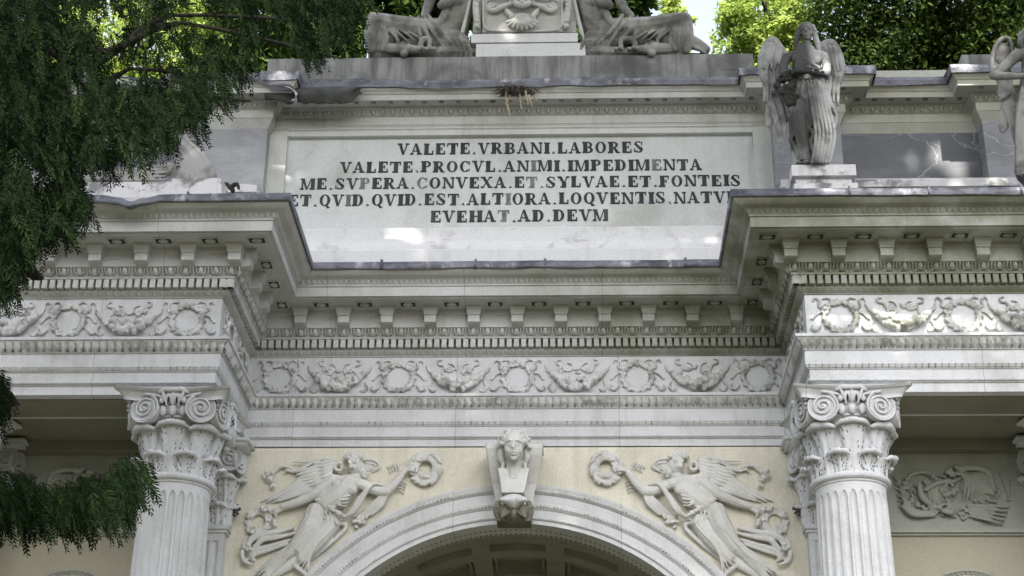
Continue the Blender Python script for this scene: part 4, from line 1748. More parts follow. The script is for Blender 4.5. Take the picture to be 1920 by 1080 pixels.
def glyph(ch):
    g = Glyph()
    W = 1.0

    def stem(x, ser=.5):
        g.rect(x, x + ST, .0, 1)
        if ser:
            g.serif(x + ST / 2, 0, ser)
            g.serif(x + ST / 2, 1, ser)
    if ch == 'I':
        stem(.12)
        W = .5
    elif ch == 'L':
        stem(.1, .45)
        g.rect(.2, .85, 0, SF)
        g.rect(.74, .86, 0, .36)
        W = .9
    elif ch == 'E' or ch == 'F':
        stem(.1, .4)
        g.rect(.2, .82, 1 - SF, 1)
        g.rect(.72, .83, .7, 1)
        g.rect(.3, .62, .46, .55)
        g.rect(.55, .63, .36, .66)
        if ch == 'E':
            g.rect(.2, .86, 0, SF)
            g.rect(.76, .87, 0, .32)
        else:
            g.serif(.24, 0, .55)
        W = .9
    elif ch == 'T':
        stem(.37, 0)
        g.serif(.495, 0, .5)
        g.rect(.04, .95, 1 - SF, 1)
        g.rect(.03, .13, .68, 1)
        g.rect(.86, .96, .68, 1)
        W = .99
    elif ch == 'H':
        stem(.1, .44)
        stem(.72, .44)
        g.rect(.3, .75, .46, .55)
        W = 1.08
    elif ch == 'N':
        g.rect(.14, .14 + TH, 0, 1)
        g.rect(.84, .84 + TH, 0, 1)
        g.p.append([(.7, 0), (.92, 0), (.34, 1), (.1, 1)])
        g.serif(.18, 0, .32)
        g.serif(.88, 1, .32)
        g.serif(.14, 1, .22)
        W = 1.04
    elif ch == 'M':
        g.rect(.12, .12 + TH, 0, 1)
        g.rect(.9, .9 + ST * .9, 0, 1)
        g.p.append([(.5, 0), (.62, 0), (.36, 1), (.1, 1)])
        g.p.append([(.52, 0), (.62, 0), (.95, 1), (.86, 1)])
        g.serif(.16, 0, .32)
        g.serif(1.01, 0, .42)
        g.serif(1.06, 1, .3)
        g.serif(.12, 1, .2)
        W = 1.26
    elif ch == 'V':
        g.p.append([(.42, 0), (.62, 0), (.36, 1), (.1, 1)])
        g.p.append([(.48, 0), (.58, 0), (.9, 1), (.8, 1)])
        g.serif(.22, 1, .44)
        g.serif(.85, 1, .32)
        W = 1.0
    elif ch == 'U':
        g.rect(.1, .1 + ST, .3, 1)
        g.rect(.78, .78 + TH, .3, 1)
        g.arc(.48, .32, .385, .32, 180, 360, .2, .09)
        g.serif(.22, 1, .44)
        g.serif(.82, 1, .3)
        W = 1.0
    elif ch == 'A':
        g.p.append([(.66, 0), (.94, 0), (.58, 1), (.38, 1)])
        g.p.append([(.1, 0), (.2, 0), (.52, 1), (.42, 1)])
        g.rect(.26, .72, .28, .36)
        g.serif(.15, 0, .3)
        g.serif(.8, 0, .42)
        W = 1.02
    elif ch == 'X':
        g.p.append([(.68, 0), (.96, 0), (.36, 1), (.08, 1)])
        g.p.append([(.12, 0), (.22, 0), (.88, 1), (.78, 1)])
        g.serif(.17, 0, .3)
        g.serif(.82, 0, .4)
        g.serif(.22, 1, .4)
        g.serif(.83, 1, .3)
        W = 1.04
    elif ch == 'Y':
        g.rect(.38, .38 + ST, 0, .5)
        g.p.append([(.38, .45), (.63, .45), (.34, 1), (.06, 1)])
        g.p.append([(.53, .45), (.63, .45), (.92, 1), (.82, 1)])
        g.serif(.5, 0, .48)
        g.serif(.2, 1, .38)
        g.serif(.87, 1, .28)
        W = 1.0
    elif ch in 'OQ':
        g.arc(.5, .5, .45, .5, 0, 360, .25, .07, 28)
        if ch == 'Q':
            g.p.append([(.5, .12), (.62, .18), (.98, -.16), (.72, -.2)])
        W = 1.0
    elif ch == 'C':
        g.arc(.5, .5, .44, .5, 42, 318, .25, .075, 22)
        g.rect(.78, .88, .64, .95)
        g.rect(.8, .88, .12, .3)
        W = .96
    elif ch == 'D':
        stem(.1, 0)
        g.rect(0.02, .5, 0, SF)
        g.rect(0.02, .5, 1 - SF, 1)
        g.arc(.48, .5, .46, .5, -90, 90, .25, .08)
        W = 1.0
    elif ch in 'PRB':
        stem(.1, 0)
        g.rect(.02, .5, 1 - SF, 1)
        g.rect(.3, .5, .46, .54)
        g.arc(.5, .73, .36, .27, -90, 90, .22, .08)
        if ch == 'P':
            g.serif(.24, 0, .5)
            W = .92
        if ch == 'R':
            g.serif(.22, 0, .42)
            g.p.append([(.7, 0), (.98, 0), (.66, .5), (.42, .5)])
            g.rect(.9, 1.04, 0, .08)
            W = 1.04
        if ch == 'B':
            g.rect(.02, .5, 0, SF)
            g.arc(.5, .27, .42, .27, -90, 90, .24, .08)
            W = .98
    elif ch == 'S':
        g.arc(.44, .73, .34, .27, 40, 190, .2, .08)
        g.arc(.46, .27, .36, .27, -150, 60, .22, .08)
        g.p.append([(.1, .72), (.3, .8), (.82, .3), (.62, .2)])
        g.rect(.68, .77, .66, .95)
        g.rect(.08, .17, .06, .36)
        W = .9
    elif ch in '.,':
        g.p.append([(.12, 0), (.4, 0), (.26, .2)])
        if ch == ',':
            g.p = [[(.12, .16), (.3, .16), (.34, -.08)]]
        W = .46
    else:
        W = .4
    g.w = W
    return g


LINES = [('VALETE.VRBANI.LABORES', 745, 1207, 278, 21, ''),
         ('VALETE,PROCVL.ANIMI.IMPEDIMENTA', 637, 1316, 311.5, 20.5, '0000000000000000100000000001000'),
         ('ME.SVPERA.CONVEXA.ET.SYLVAE.ET.FONTEIS', 563, 1389, 342, 20.5, '0000010000100000000110000000000000000010'),
         ('ET.QVID.QVID.EST.ALTIORA.LOQVENTIS,NATVRA', 540, 1411, 373, 21, '00000100000000000000100000000000000000000'),
         ('EVEHAT.AD.DEVM', 806, 1141, 405, 21, '00000100000000')]
for txt, x0, x1, yc, hpx, fade in LINES:
    xm = (x0 + x1) / 2
    tilt = -.0095
    A = un(x0, yc + (x0 - xm) * tilt, .0287)
    B_ = un(x1, yc + (x1 - xm) * tilt, .0287)
    zc = (A.z + B_.z) / 2
    hh = .00562 * hpx
    gl = [glyph(c) for c in txt]
    gap = .09
    tot = sum(g.w for g in gl) + gap * (len(gl) - 1)
    sx = (B_.x - A.x) / tot
    mb = MB()
    cx = A.x
    for i, g in enumerate(gl):
        mb.mi = 1 if (i < len(fade) and fade[i] == '1') else 0
        jz = rnd(-.0025, .0025)
        for k, pl_ in enumerate(g.p):
            d = .004 + .00017 * (k % 12) + rnd(0, .0001)
            pts = [(cx + x * sx, .0287, zc + (z - .5) * hh + jz) for x, z in pl_]
            mb.poly(pts, (0, -1, 0), d)
        cx += (g.w + gap) * sx
    mk('inscription_line', mb, [M['letter'], M['letter_faded']], tablet)

# ================================================================== STATUES
# ---- angel on the right
PX, PYc = 2.515, -.98


def angel_plinth(mb, cx):
    zt = un(1548, 308, -1.22).z
    mb.box(cx - .25, cx + .25, -1.205, -.74, 7.86, zt - .17)
    mb.box(cx - .21, cx + .262, -1.222, -1.2, 7.95, zt - .175)
    mb.box(cx - .225, cx + .225, -1.17, -.76, zt - .17, zt - .10)
    o = len(mb.v)
    mb.box(cx - .258, cx + .258, -1.215, -.72, zt - .10, zt)


base = Vector((PX, PYc, 7.85))
ANG = thing('angel_statue', 'weathered marble angel holding a dark garland, robe half dark and half pale, on a plinth', 'statue', base, 'angels on the cornice')
mb = MB()
angel_plinth(mb, PX + .005)
mk('statue_plinth', mb, M['plinth'], ANG)
T = tracer(1400, 20, 3.086, -1.12)
U = .00139
fg = Figure(T, U)
L, B = fg.limb, fg.blob
L([(338, 235, .0), (332, 330, .02), (335, 440, .0)], [66, 72, 84], .75)
L([(240, 270, .0), (340, 250, .0), (440, 262, .0)], [30, 34, 30], .9)
B((302, 285, .035), (46, 42), .6)
B((386, 280, .035), (46, 42), .6)
L([(300, 245, .05), (345, 290, .085), (420, 330, .07)], [10, 13, 9])
L([(390, 245, .05), (350, 300, .085), (290, 335, .07)], [9, 12, 9])
L([(345, 175, .02), (341, 245, .01)], [21, 25])
head(fg.mb, T(346, 130, .035), .079, (-.12, -1, -.12))
for s, xs in ((-1, (312, 296, 282, 285)), (1, (384, 400, 410, 418))):
    L([(xs[0] + s * -4, 92, .02), (xs[1] + s * -6, 135, .03), (xs[2] + s * -4, 180, .02), (xs[3], 225, .0)], [17, 18, 18, 13])
    L([(347 + s * 6, 76, .05), (347 + s * 30, 92, .048), (347 + s * 44, 122, .03), (347 + s * 48, 172, .02)], [9, 10, 11, 9])
L([(308, 118, -.02), (347, 88, -.02), (388, 118, -.02)], [22, 26, 22])
for i in range(9):
    B((315 + i * 8, 74 + 8 * abs(i - 4) * .6, .04), (8, 6), 1, i * 30)
# arms
L([(232, 272, .0), (215, 320, .03), (212, 365, .06)], [30, 27, 24])
L([(212, 365, .06), (265, 372, .13), (330, 360, .18)], [25, 22, 16])
L([(445, 264, .0), (462, 315, .03), (462, 358, .06)], [30, 27, 24])
L([(462, 358, .06), (420, 368, .14), (365, 372, .18)], [25, 22, 15])
for i in range(4):
    L([(330, 352 + i * 7, .18), (352, 356 + i * 7, .2), (366, 364 + i * 6, .19)], [7, 7, 5])
    L([(368, 364 + i * 7, .18), (346, 372 + i * 6, .2), (334, 380 + i * 5, .19)], [7, 7, 5])
# legs and robe
L([(300, 430, .03), (312, 640, .09), (345, 860, .03)], [64, 50, 36])
L([(390, 430, .02), (405, 650, .05), (425, 870, .02)], [70, 56, 46])
L([(345, 420, -.02), (358, 640, -.03), (385, 885, -.03)], [80, 74, 88], .75)
for i in range(6):
    f = i / 5
    L([(350 + 19 * i, 400 + 3 * i, .17 - .03 * f), (376 + 20 * i, 560, .19 - .05 * f), (400 + 22 * i, 720, .17 - .05 * f), (378 + 20 * i, 880, .15 - .05 * f)], [8, 10, 10, 9])
for i in range(4):
    f = i / 3
    L([(400 + 22 * i, 395 + 10 * i, .16 - .03 * f), (452 + 14 * i, 500 + 20 * i, .14 - .04 * f), (505 + 5 * i, 565 + 20 * i, .06), (474, 720 + 20 * i, .05)], [9, 11, 9, 6])
L([(335, 410, .15), (322, 480, .15), (352, 540, .14), (340, 590, .13), (382, 620, .14), (350, 660, .12), (388, 715, .13), (372, 770, .11), (420, 880, .1)], [18, 17, 16, 14, 16, 14, 16, 13, 12])
L([(355, 430, .15), (360, 560, .14), (370, 660, .12)], [18, 20, 16])
L([(245, 590, .03), (282, 690, .06), (256, 745, .06), (285, 800, .06), (312, 880, .05)], [13, 16, 14, 14, 10])
L([(262, 620, .0), (275, 760, .02), (285, 885, .02)], [22, 26, 26], .7)
for i in range(4):
    L([(270 + 18 * i, 470, .08), (278 + 14 * i, 660, .10), (310 + 12 * i, 860, .08)], [7, 8, 6])
B((345, 880, .09), (24, 14), 2)
B((300, 884, .07), (22, 14), 2)
B((400, 890, .02), (78, 22), 1.6)
B((320, 892, .03), (60, 18), 1.6)
sculpt('robed_figure', fg.mb, M['angel'], ANG, .0036, 1)
# wings
for s in (-1, 1):
    fg = Figure(T, U)
    L, B = fg.limb, fg.blob

    def X(a):
        return a if s < 0 else 625 - a + (18 if a < 150 else 0) - 12
    dy = 0 if s < 0 else 14
    L([(X(215), 250 + dy, -.05), (X(175), 195 + dy, -.08), (X(145), 175 + dy, -.08), (X(110), 225 + dy, -.06), (X(88), 300 + dy, -.04), (X(100), 400 + dy, -.04)], [24, 30, 32, 32, 28, 22], .7)
    B((X(150), 240 + dy, -.1), (58, 78), .35, -12 * s)
    feathers(fg, [(X(105), 210 + dy), (X(150), 190 + dy), (X(200), 230 + dy)], [(X(82), 330 + dy), (X(130), 340 + dy), (X(190), 330 + dy)], 6, -.05, -.010, 0, 1.0, .5, .012)
    feathers(fg, [(X(85), 300 + dy), (X(140), 310 + dy), (X(195), 310 + dy)], [(X(102), 535 + dy), (X(150), 490 + dy), (X(195), 440 + dy)], 6, -.045, -.015, .03 * s, 1.0, .5, .014)
    B((X(150), 560 + dy, -.1), (40, 150), .4, -14 * s)
    feathers(fg, [(X(115), 490 + dy), (X(160), 460 + dy), (X(215), 440 + dy)], [(X(196), 800 + dy), (X(228), 720 + dy), (X(246), 600 + dy)], 6, -.075, -.045, .03 * s, 1.0, .5, .014)
    sculpt('wing', fg.mb, M['statue'], ANG, .0055, 1)
# garland
fg = Figure(T, U)
L, B = fg.limb, fg.blob
L([(178, 405, .10), (222, 362, .15), (330, 352, .205), (430, 372, .185), (472, 380, .13)], [12, 14, 15, 14, 6])
fg.cluster((225, 430, .12), 52, 34, 20, 91, .05)
fg.cluster((255, 500, .11), 40, 18, 18, 92, .04)
for i in range(22):
    f = i / 21
    x = 185 + 280 * f
    y = 400 - 190 * f * (1 - f) - 20 * f
    B((x, y + 12 * sin(i * 2.2), .165 + .03 * sin(pi * f)), (15, 8), 1.2, i * 47)
L([(250, 480, .1), (290, 560, .12), (300, 640, .11)], [24, 18, 8])
sculpt('garland', fg.mb, M['dark'], ANG, .007, 1)

# ---- second angel at the far right, arms crossed
base2 = Vector((4.44, PYc, 7.85))
AN2 = thing('angel_statue', 'grey stone angel with crossed bare arm and drooping wing, rightmost on the cornice', 'statue', base2, 'angels on the cornice')
mb = MB()
angel_plinth(mb, 4.44)
mk('statue_plinth', mb, M['plinth'], AN2)
T = tracer(1840, 50, 4.32, -1.12)
U = .00101
CX = 430
fg = Figure(T, U)
L, B = fg.limb, fg.blob
head(fg.mb, T(CX - 40, 70, .03), .09, (-.5, -1, -.2))
for i in range(9):
    B((CX - 95 + 14 * i, 60 - 12 * (4 - abs(i - 4)), .02), (24, 20), 1.4, i * 33)
L([(CX - 100, 60, .0), (CX - 110, 130, .0), (CX - 95, 180, -.02)], [30, 32, 22])
L([(CX - 20, 130, .0), (CX, 220, .0)], [42, 50])
L([(CX - 130, 235, .0), (CX, 220, .0), (CX + 130, 235, .0)], [52, 60, 52])
L([(CX, 230, .0), (CX, 380, .02), (CX - 10, 560, .0)], [105, 110, 125], .7)
L([(CX - 135, 225, .0), (CX - 240, 320, .05), (90, 395, .06)], [52, 46, 34])
L([(90, 395, .06), (200, 400, .12), (CX - 70, 400, .17)], [36, 34, 24])
for i in range(4):
    L([(CX - 75, 385 + i * 11, .17), (CX - 30, 380 + i * 12, .19), (CX + 5, 388 + i * 11, .18)], [11, 10, 7])
L([(CX + 135, 225, .0), (CX + 230, 320, .05), (CX + 250, 420, .06)], [52, 46, 36])
L([(CX + 250, 420, .06), (CX + 120, 440, .13), (CX - 20, 440, .16)], [36, 34, 24])
L([(CX - 10, 560, .0), (CX - 30, 800, .02), (CX - 10, 1180, .0)], [130, 125, 150], .75)
for i in range(11):
    f = i / 10 - .5
    L([(CX - 20 + 150 * f, 480, .09), (CX - 30 + 210 * f, 760, .10 - .06 * abs(f)), (CX + 270 * f, 1200, .09 - .05 * abs(f))], [13, 18, 16])
B((CX - 60, 1200, .1), (50, 24), 2)
B((CX + 60, 1200, .1), (50, 24), 2)
sculpt('robed_figure', fg.mb, M['statue_grey'], AN2, .0065, 1)
for s in (-1, 1):
    fg = Figure(T, U)
    L, B = fg.limb, fg.blob

    def X(a):
        return a if s < 0 else 2 * CX - a
    L([(X(250), 210, -.03), (X(238), 130, -.03), (X(205), 92, -.03), (X(150), 110, -.03), (X(105), 180, -.03), (X(88), 290, -.03), (X(100), 420, -.04)], [14, 18, 20, 20, 18, 18, 16])
    B((X(170), 220, -.07), (80, 115), .3, -8 * s)
    feathers(fg, [(X(105), 320), (X(160), 330), (X(225), 320)], [(X(150), 610), (X(200), 580), (X(245), 540)], 6, -.06, -.03, .03 * s, .8)
    B((X(205), 680, -.1), (60, 230), .4, -16 * s)
    feathers(fg, [(X(130), 520), (X(190), 510), (X(250), 500)], [(X(285), 1000), (X(310), 900), (X(330), 760)], 6, -.08, -.06, .03 * s, .8)
    sculpt('wing', fg.mb, M['statue_grey'], AN2, .0075, 1)

# ---- broken remains on the left of the cornice
fb = Vector((-2.75, -.95, 7.85))
BRK = thing('statue_fragment', 'broken marble wing and cracked base left lying on the cornice under the conifer', 'statue fragment', fb)
mb = MB()
mb.box(-3.5, -2.45, -1.2, -.75, 7.86, 8.215)
mb.box(-2.8, -2.38, -1.235, -.8, 7.86, 8.225)
mk('broken_base', mb, M['plinth'], BRK)
T = tracer(0, 0, 3, -.95)
U = .00145
fg = Figure(T, U)
L, B = fg.limb, fg.blob
for i in range(9):
    f = i / 8
    L([(1030 + 14 * i, 790 + 8 * i, .02 - .04 * f), (1000 + 20 * i, 900 + 6 * i, .05 - .03 * f), (960 + 29 * i, 1035, .03)], [11, 17, 14], .7)
L([(1025, 770, .02), (1110, 850, .0), (1195, 960, .0), (1205, 1030, 0)], [13, 17, 18, 16])
B((1070, 960, -.02), (85, 80), .5)
sculpt('broken_wing', fg.mb, M['statue'], BRK, .0065, 1)
fg = Figure(T, U)
L, B = fg.limb, fg.blob
L([(415, 890, .05), (450, 925, .05), (500, 960, .03)], [10, 22, 34])
L([(500, 965, .03), (540, 920, .03), (560, 900, .02)], [26, 14, 8])
L([(470, 1010, .0), (700, 1010, .02), (960, 950, .0)], [36, 60, 40], .8)
for i in range(5):
    L([(520, 970 + 10 * i, .06), (720, 960 + 14 * i, .08), (930, 930 + 20 * i, .05)], [7, 10, 6])
L([(480, 800, -.05), (620, 830, -.05), (850, 860, -.05)], [30, 36, 22], .6)
for i in range(7):
    L([(520 + 48 * i, 770, -.03), (540 + 48 * i, 830, .0), (570 + 46 * i, 890, -.02)], [13, 20, 10], .7)
sculpt('fallen_figure', fg.mb, M['statue_grey'], BRK, .0075, 1)
fg = Figure(T, U)
for x in (1165, 1255, 1310):
    fg.limb([(x, 1075, .03), (x - 5, 1050, .04), (x + 22, 1036, .05), (x + 34, 1062, .06)], [14, 15, 13, 8])
sculpt('claw_foot', fg.mb, M['dark'], BRK, .007, 1)

# ---- crest on the roof: coat of arms between two seated figures
CB = Vector((0, .3, 10.195))
SH = thing('coat_of_arms', 'carved marble shield with scallop shell and scrolls standing between the two seated figures', 'coat of arms', CB)
T = tracer(660, 0, 2.8235, .12)
U = .00172


def rect_px(mb, T, x0, x1, y0, y1, h0, h1):
    a, b_ = T(x0, y1, h1), T(x1, y0, h1)
    mb.box(a.x, b_.x, a.y, a.y + (h1 - h0), a.z, b_.z)


mb = MB()
rect_px(mb, T, 690, 1115, -150, 172, -.3, .03)
rect_px(mb, T, 640, 690, -120, 172, -.25, .0)
rect_px(mb, T, 1115, 1185, -120, 172, -.25, .0)
body = mk('shield_block', mb, M['shield'], SH)
mb = MB()
rect_px(mb, T, 630, 1195, 174, 226, -.3, .07)
rect_px(mb, T, 655, 1235, 227, 312, -.3, .09)
mk('shield_base', mb, M['base_white'], SH)
fg = Figure(T, U)
L, B = fg.limb, fg.blob
L([(696, -140, .05), (696, 100, .05), (705, 145, .05), (740, 162, .05), (905, 166, .05), (1065, 162, .05), (1100, 145, .05), (1110, 100, .05), (1110, -140, .05)], 7)
for i in range(9):
    a = radians(200 + 140 * i / 8)
    L([(900 + 20 * cos(a), 78 - 10 * sin(a), .09), (900 + 50 * cos(a), 95 - 26 * sin(a), .125), (900 + 84 * cos(a), 100 - 54 * sin(a), .10)], [4, 7, 9])
B((900, 100, .05), (66, 36), .8)
L([(820, 60, .06), (850, 90, .08), (835, 110, .06)], [16, 18, 10])
L([(980, 60, .06), (955, 90, .08), (968, 110, .06)], [16, 18, 10])
for s in (-1, 1):
    L([(900 + s * 60, 20, .07), (900 + s * 110, 40, .08), (900 + s * 150, 60, .07), (900 + s * 178, 45, .07), (900 + s * 165, 20, .07), (900 + s * 140, 25, .07)], [14, 14, 13, 12, 10, 7])
    B((900 + s * 155, 40, .065), (17, 14), 1)
    L([(900 + s * 80, -10, .07), (900 + s * 130, -15, .08), (900 + s * 180, 5, .06)], [12, 15, 10])
    L([(900 + s * 232, -60, .02), (900 + s * 245, 20, .04), (900 + s * 240, 90, .05), (900 + s * 232, 150, .03)], [14, 18, 20, 14])
    L([(900 + s * 268, -60, .0), (900 + s * 285, 40, .02), (900 + s * 310, 150, .03), (900 + s * 330, 215, .02)], [8, 11, 12, 8])
    for i in range(6):
        B((900 + s * (236 + 4 * (i % 2)), 5 + 27 * i, .06), (16, 12), 1.2, i * 50)
B((900, 0, .06), (75, 50), 1.3)
L([(860, 15, .13), (900, 30, .14), (940, 15, .13)], [14, 18, 14])
B((875, -10, .12), (20, 18), 1)
B((925, -10, .12), (20, 18), 1)
L([(900, -30, .13), (900, 10, .16)], [10, 14])
sculpt('shell_ornament', fg.mb, M['shield'], SH, .007, 1)

for s, lab in ((-1, 'seated draped stone figure leaning on the shield, knee raised to the left'), (1, 'seated draped stone figure leaning on the shield, knee raised to the right')):
    c = Vector((s * 1.05, .3, 10.195))
    ST_ = thing('seated_statue', lab, 'statue', c, 'seated figures beside the shield')
    T = tracer(660, 0, 2.8235, .12)
    fg = Figure(T, U)
    L, B = fg.limb, fg.blob
    if s < 0:
        def X(a):
            return a
    else:
        def X(a):
            return 1835 - a + (10 if a < 200 else 0) + (26 if a < 400 else 0)
    # thigh, shin, foot
    L([(X(500), 165, -.1), (X(330), 155, .06), (X(120), 110, .1)], [75, 68, 48], .95)
    L([(X(115), 105, .1), (X(105), 190, .1), (X(130), 262, .06)], [46, 44, 34])
    L([(X(130), 255, .06), (X(230), 262, .10), (X(340), 262, .16)], [36, 34, 22])
    L([(X(500), 200, -.05), (X(330), 230, .04), (X(230), 255, .06)], [60, 40, 26])
    for i in range(5):
        B((X(350 + 22 * i), 262 - 6 * (i % 2), .17), (15, 12), 1.6, i * 20)
    L([(X(270), 235, .12), (X(275), 290, .15), (X(300), 240, .15)], [18, 20, 14])
    L([(X(355), 275, .13), (X(372), 215, .15), (X(410), 210, .15), (X(405), 262, .15)], [14, 18, 16, 10])
    # hanging cloth
    for i in range(9):
        L([(X(125 + 24 * i), 72 + 7 * i, .13), (X(110 + 20 * i), 160 + 5 * i, .15), (X(95 + 22 * i), 268, .10)], [9, 13, 9], .8) if i < 4 else None
    if s > 0:
        L([(1700, 200, .05), (1800, 225, .06), (1880, 262, .03)], [46, 40, 22])
        for i in range(4):
            L([(1690 + 20 * i, 180 + 14 * i, .1), (1790 + 12 * i, 215 + 14 * i, .1), (1872, 260 + 8 * i, .06)], [8, 10, 7])
        L([(1720, 300, .0), (1880, 300, .0)], [24, 18])
    B((X(190), 200, .02), (100, 80), .9)
    L([(X(95), 120, .12), (X(85), 190, .12), (X(100), 270, .1)], [20, 24, 22])
    L([(X(180), 130, .13), (X(230), 185, .14), (X(250), 240, .12)], [8, 12, 9])
    L([(X(150), 120, .15), (X(185), 200, .15), (X(160), 265, .12)], [8, 14, 12])
    for i in range(4):
        L([(X(325 + 26 * i), 95 - 5 * i, .08), (X(350 + 34 * i), 150, .13), (X(370 + 48 * i), 222, .10)], [10, 13, 10])
    for i in range(4):
        L([(X(130 + 50 * i), 120 + 14 * i, .13), (X(190 + 50 * i), 160 + 10 * i, .15), (X(250 + 40 * i), 215, .14)], [6, 8, 5])
    L([(X(460), 225, .05), (X(500), 230, .07), (X(560), 222, .02)], [22, 24, 14])
    # torso leaning inwards with arm along the shield
    L([(X(535), 165, -.12), (X(565), 60, -.06), (X(590), -60, -.05), (X(585), -140, -.08)], [80, 78, 82, 74], .85)
    B((X(540), 15, .02), (72, 40), 1.2)
    L([(X(560), -20, .05), (X(500), 10, .09), (X(470), 30, .06)], [30, 34, 22])
    L([(X(500), 60, .0), (X(470), 110, .05), (X(430), 150, .06)], [26, 22, 14])
    L([(X(520), -150, -.05), (X(600), -165, -.05), (X(680), -150, -.08)], [40, 46, 40])
    L([(X(520), -150, -.05), (X(440), -60, .0), (X(400), 40, .04), (X(380), 85, .06)], [40, 34, 28, 18])
    L([(X(680), -150, -.08), (X(720), -200, .0), (X(760), -170, .1)], [38, 32, 22])
    L([(X(598), -170, -.06), (X(596), -220, -.04)], [30, 28])
    hd = T(X(590), -275, .0)
    head(fg.mb, hd, .115, (-.3 * s * -1, -1, -.25))
    for i in range(10):
        a = pi * i / 9
        B((X(590) + 62 * cos(a), -285 - 50 * sin(a), -.03), (26, 22), 1.6, i * 31)
    L([(X(110), 300, .0), (X(300), 305, .0), (X(520), 300, -.02), (X(640), 300, -.05)], [30, 40, 50, 40], 1.6)
    L([(X(250), 215, -.05), (X(400), 235, -.05), (X(560), 240, -.08)], [44, 70, 80], 1.2)
    for i in range(6):
        L([(X(420 + 30 * i), 170 + 8 * i, .08), (X(470 + 28 * i), 225, .09), (X(500 + 26 * i), 300, .06)], [9, 12, 10])
    sculpt('draped_figure', fg.mb, M['statue_grey'], ST_, .0065, 1)

# ---- dry plant tuft under the attic cornice
tb = un(968, 172, -.24)
mb = MB()
rr = random.Random(5)
for i in range(150):
    a = rr.uniform(0, 2 * pi)
    ln = rr.uniform(.04, .11)
    p0 = tb + Vector((rr.uniform(-.09, .09), rr.uniform(-.04, .05), rr.uniform(-.02, .03)))
    p1 = p0 + Vector((cos(a) * ln, -abs(sin(a)) * ln * .6, rr.uniform(-.03, .02)))
    p2 = p1 + Vector((cos(a) * ln * .7, -.01, -rr.uniform(.0, .05)))
    mb.tube([p0, p1, p2], [.007, .006, .003], 4)
mb.mi = 1
for x, y0, y1, dx in ((948, 172, 218, 8), (985, 170, 195, 6), (992, 178, 200, 6), (956, 180, 196, -8), (975, 176, 205, 3), (1000, 180, 192, 9)):
    mb.tube(spl([un(x, y0, -.3), un(x + dx * .4, (y0 + y1) / 2, -.31), un(x + dx, y1, -.3)]), .008, 5)
pt = mk('dry_plant', mb, [M['bronze'], M['straw']], None, origin=tb)
tag(pt, 'withered plant tuft with straw stalks hanging under the attic cornice', 'plant')

# ================================================================== GROUND
mb = MB()
G = 400
nx = 40
pts = []
for i in range(nx + 1):
    row = []
    for j in range(nx + 1):
        x, y = -G + 2 * G * i / nx, -G + 2 * G * j / nx
        row.append((x, y, -.01 + (.0 if (abs(x) < 30 and abs(y) < 30) else noise.noise((x * .02, y * .02, 0)) * 1.0)))
    pts.append(row)
mb.grid(pts)
g = mk('ground', mb, M['ground'])
tag(g, kind='structure')


# ================================================================== TREES
def leaf(mb, p, d, nrm, l, wd):
    """one folded leaf"""
    d = d.normalized()
    s_ = d.cross(nrm)
    if s_.length < 1e-5:
        s_ = d.orthogonal()
    s_.normalize()
    up = s_.cross(d)
    o = len(mb.v)
    mb.v += [tuple(p), tuple(p + d * l * .45 + s_ * wd * .5 + up * wd * .12), tuple(p + d * l), tuple(p + d * l * .45 - s_ * wd * .5 + up * wd * .12)]
    mb.f.append((o, o + 1, o + 2, o + 3))
    mb.m.append(mb.mi)


def rv(rr):
    while True:
        v = Vector((rr.uniform(-1, 1), rr.uniform(-1, 1), rr.uniform(-1, 1)))
        if .01 < v.length < 1:
            return v.normalized()


def in_poly(x, y, poly):
    c = False
    j = len(poly) - 1
    for i in range(len(poly)):
        xi, yi = poly[i]
        xj, yj = poly[j]
        if (yi > y) != (yj > y) and x < (xj - xi) * (y - yi) / (yj - yi) + xi:
            c = not c
        j = i
    return c


def broad_tree(name, label, x, y, z0, zc, rad, nclump, nleaf, size, mat, seed, group, zr=None):
    rr = random.Random(seed)
    tr = thing(name, label, 'tree', (x, y, 0), group)
    mb = MB()
    k_ = min(1.0, rad / 1.6)
    mb.tube(spl([(x, y, -.1), (x + .1, y + .1, zc * .4), (x - .05, y, zc - rad * .5), (x, y, zc + rad * .35)]), [q * k_ for q in [.35] * 5 + [.26] * 5 + [.10] * 5 + [.02]], 9)
    for i in range(9):
        a = i * 2.4
        q = Vector((cos(a), sin(a), .6 + .3 * sin(i)))
        p0 = Vector((x, y, zc - rad * .6 + i * rad * .08))
        mb.tube(spl([p0, p0 + q * rad * .3, p0 + q * rad * .6]), [w_ * k_ for w_ in [.07] * 5 + [.04] * 5 + [.012]], 6)
    mk('trunk', mb, M['bark'], tr, smooth=True)
    mb = MB()
    zr = zr or rad
    for i in range(int(nclump * 1.7)):
        v = rv(rr)
        q = rr.uniform(.55, 1.0)
        c = Vector((x + v.x * rad * q, y + v.y * rad * q, zc + v.z * zr * q))
        if i >= nclump:      # fuller skirt below
            c.z = zc - rr.uniform(.3, 3.4) * rad
            c.x, c.y = x + (c.x - x) * 1.15, y + (c.y - y) * 1.15
        cr = rad * rr.uniform(.13, .26)
        for k in range(nleaf):
            o_ = rv(rr) * cr * rr.random() ** .4
            nrm = (o_ + Vector((0, -.3, 1.0)) * cr * .8 + rv(rr) * cr * .7)
            d = rv(rr)
            leaf(mb, c + o_, d, nrm, size * rr.uniform(.7, 1.3), size * rr.uniform(.4, .6))
    mk('crown', mb, mat, tr)
    return tr


GB = 'trees behind the arch'


def back_tree(name, label, px, py, Y, rad, *a, **k):
    c = un(px, py, Y)
    return broad_tree(name, label, c.x, Y, 0, c.z, rad, *a, **k)


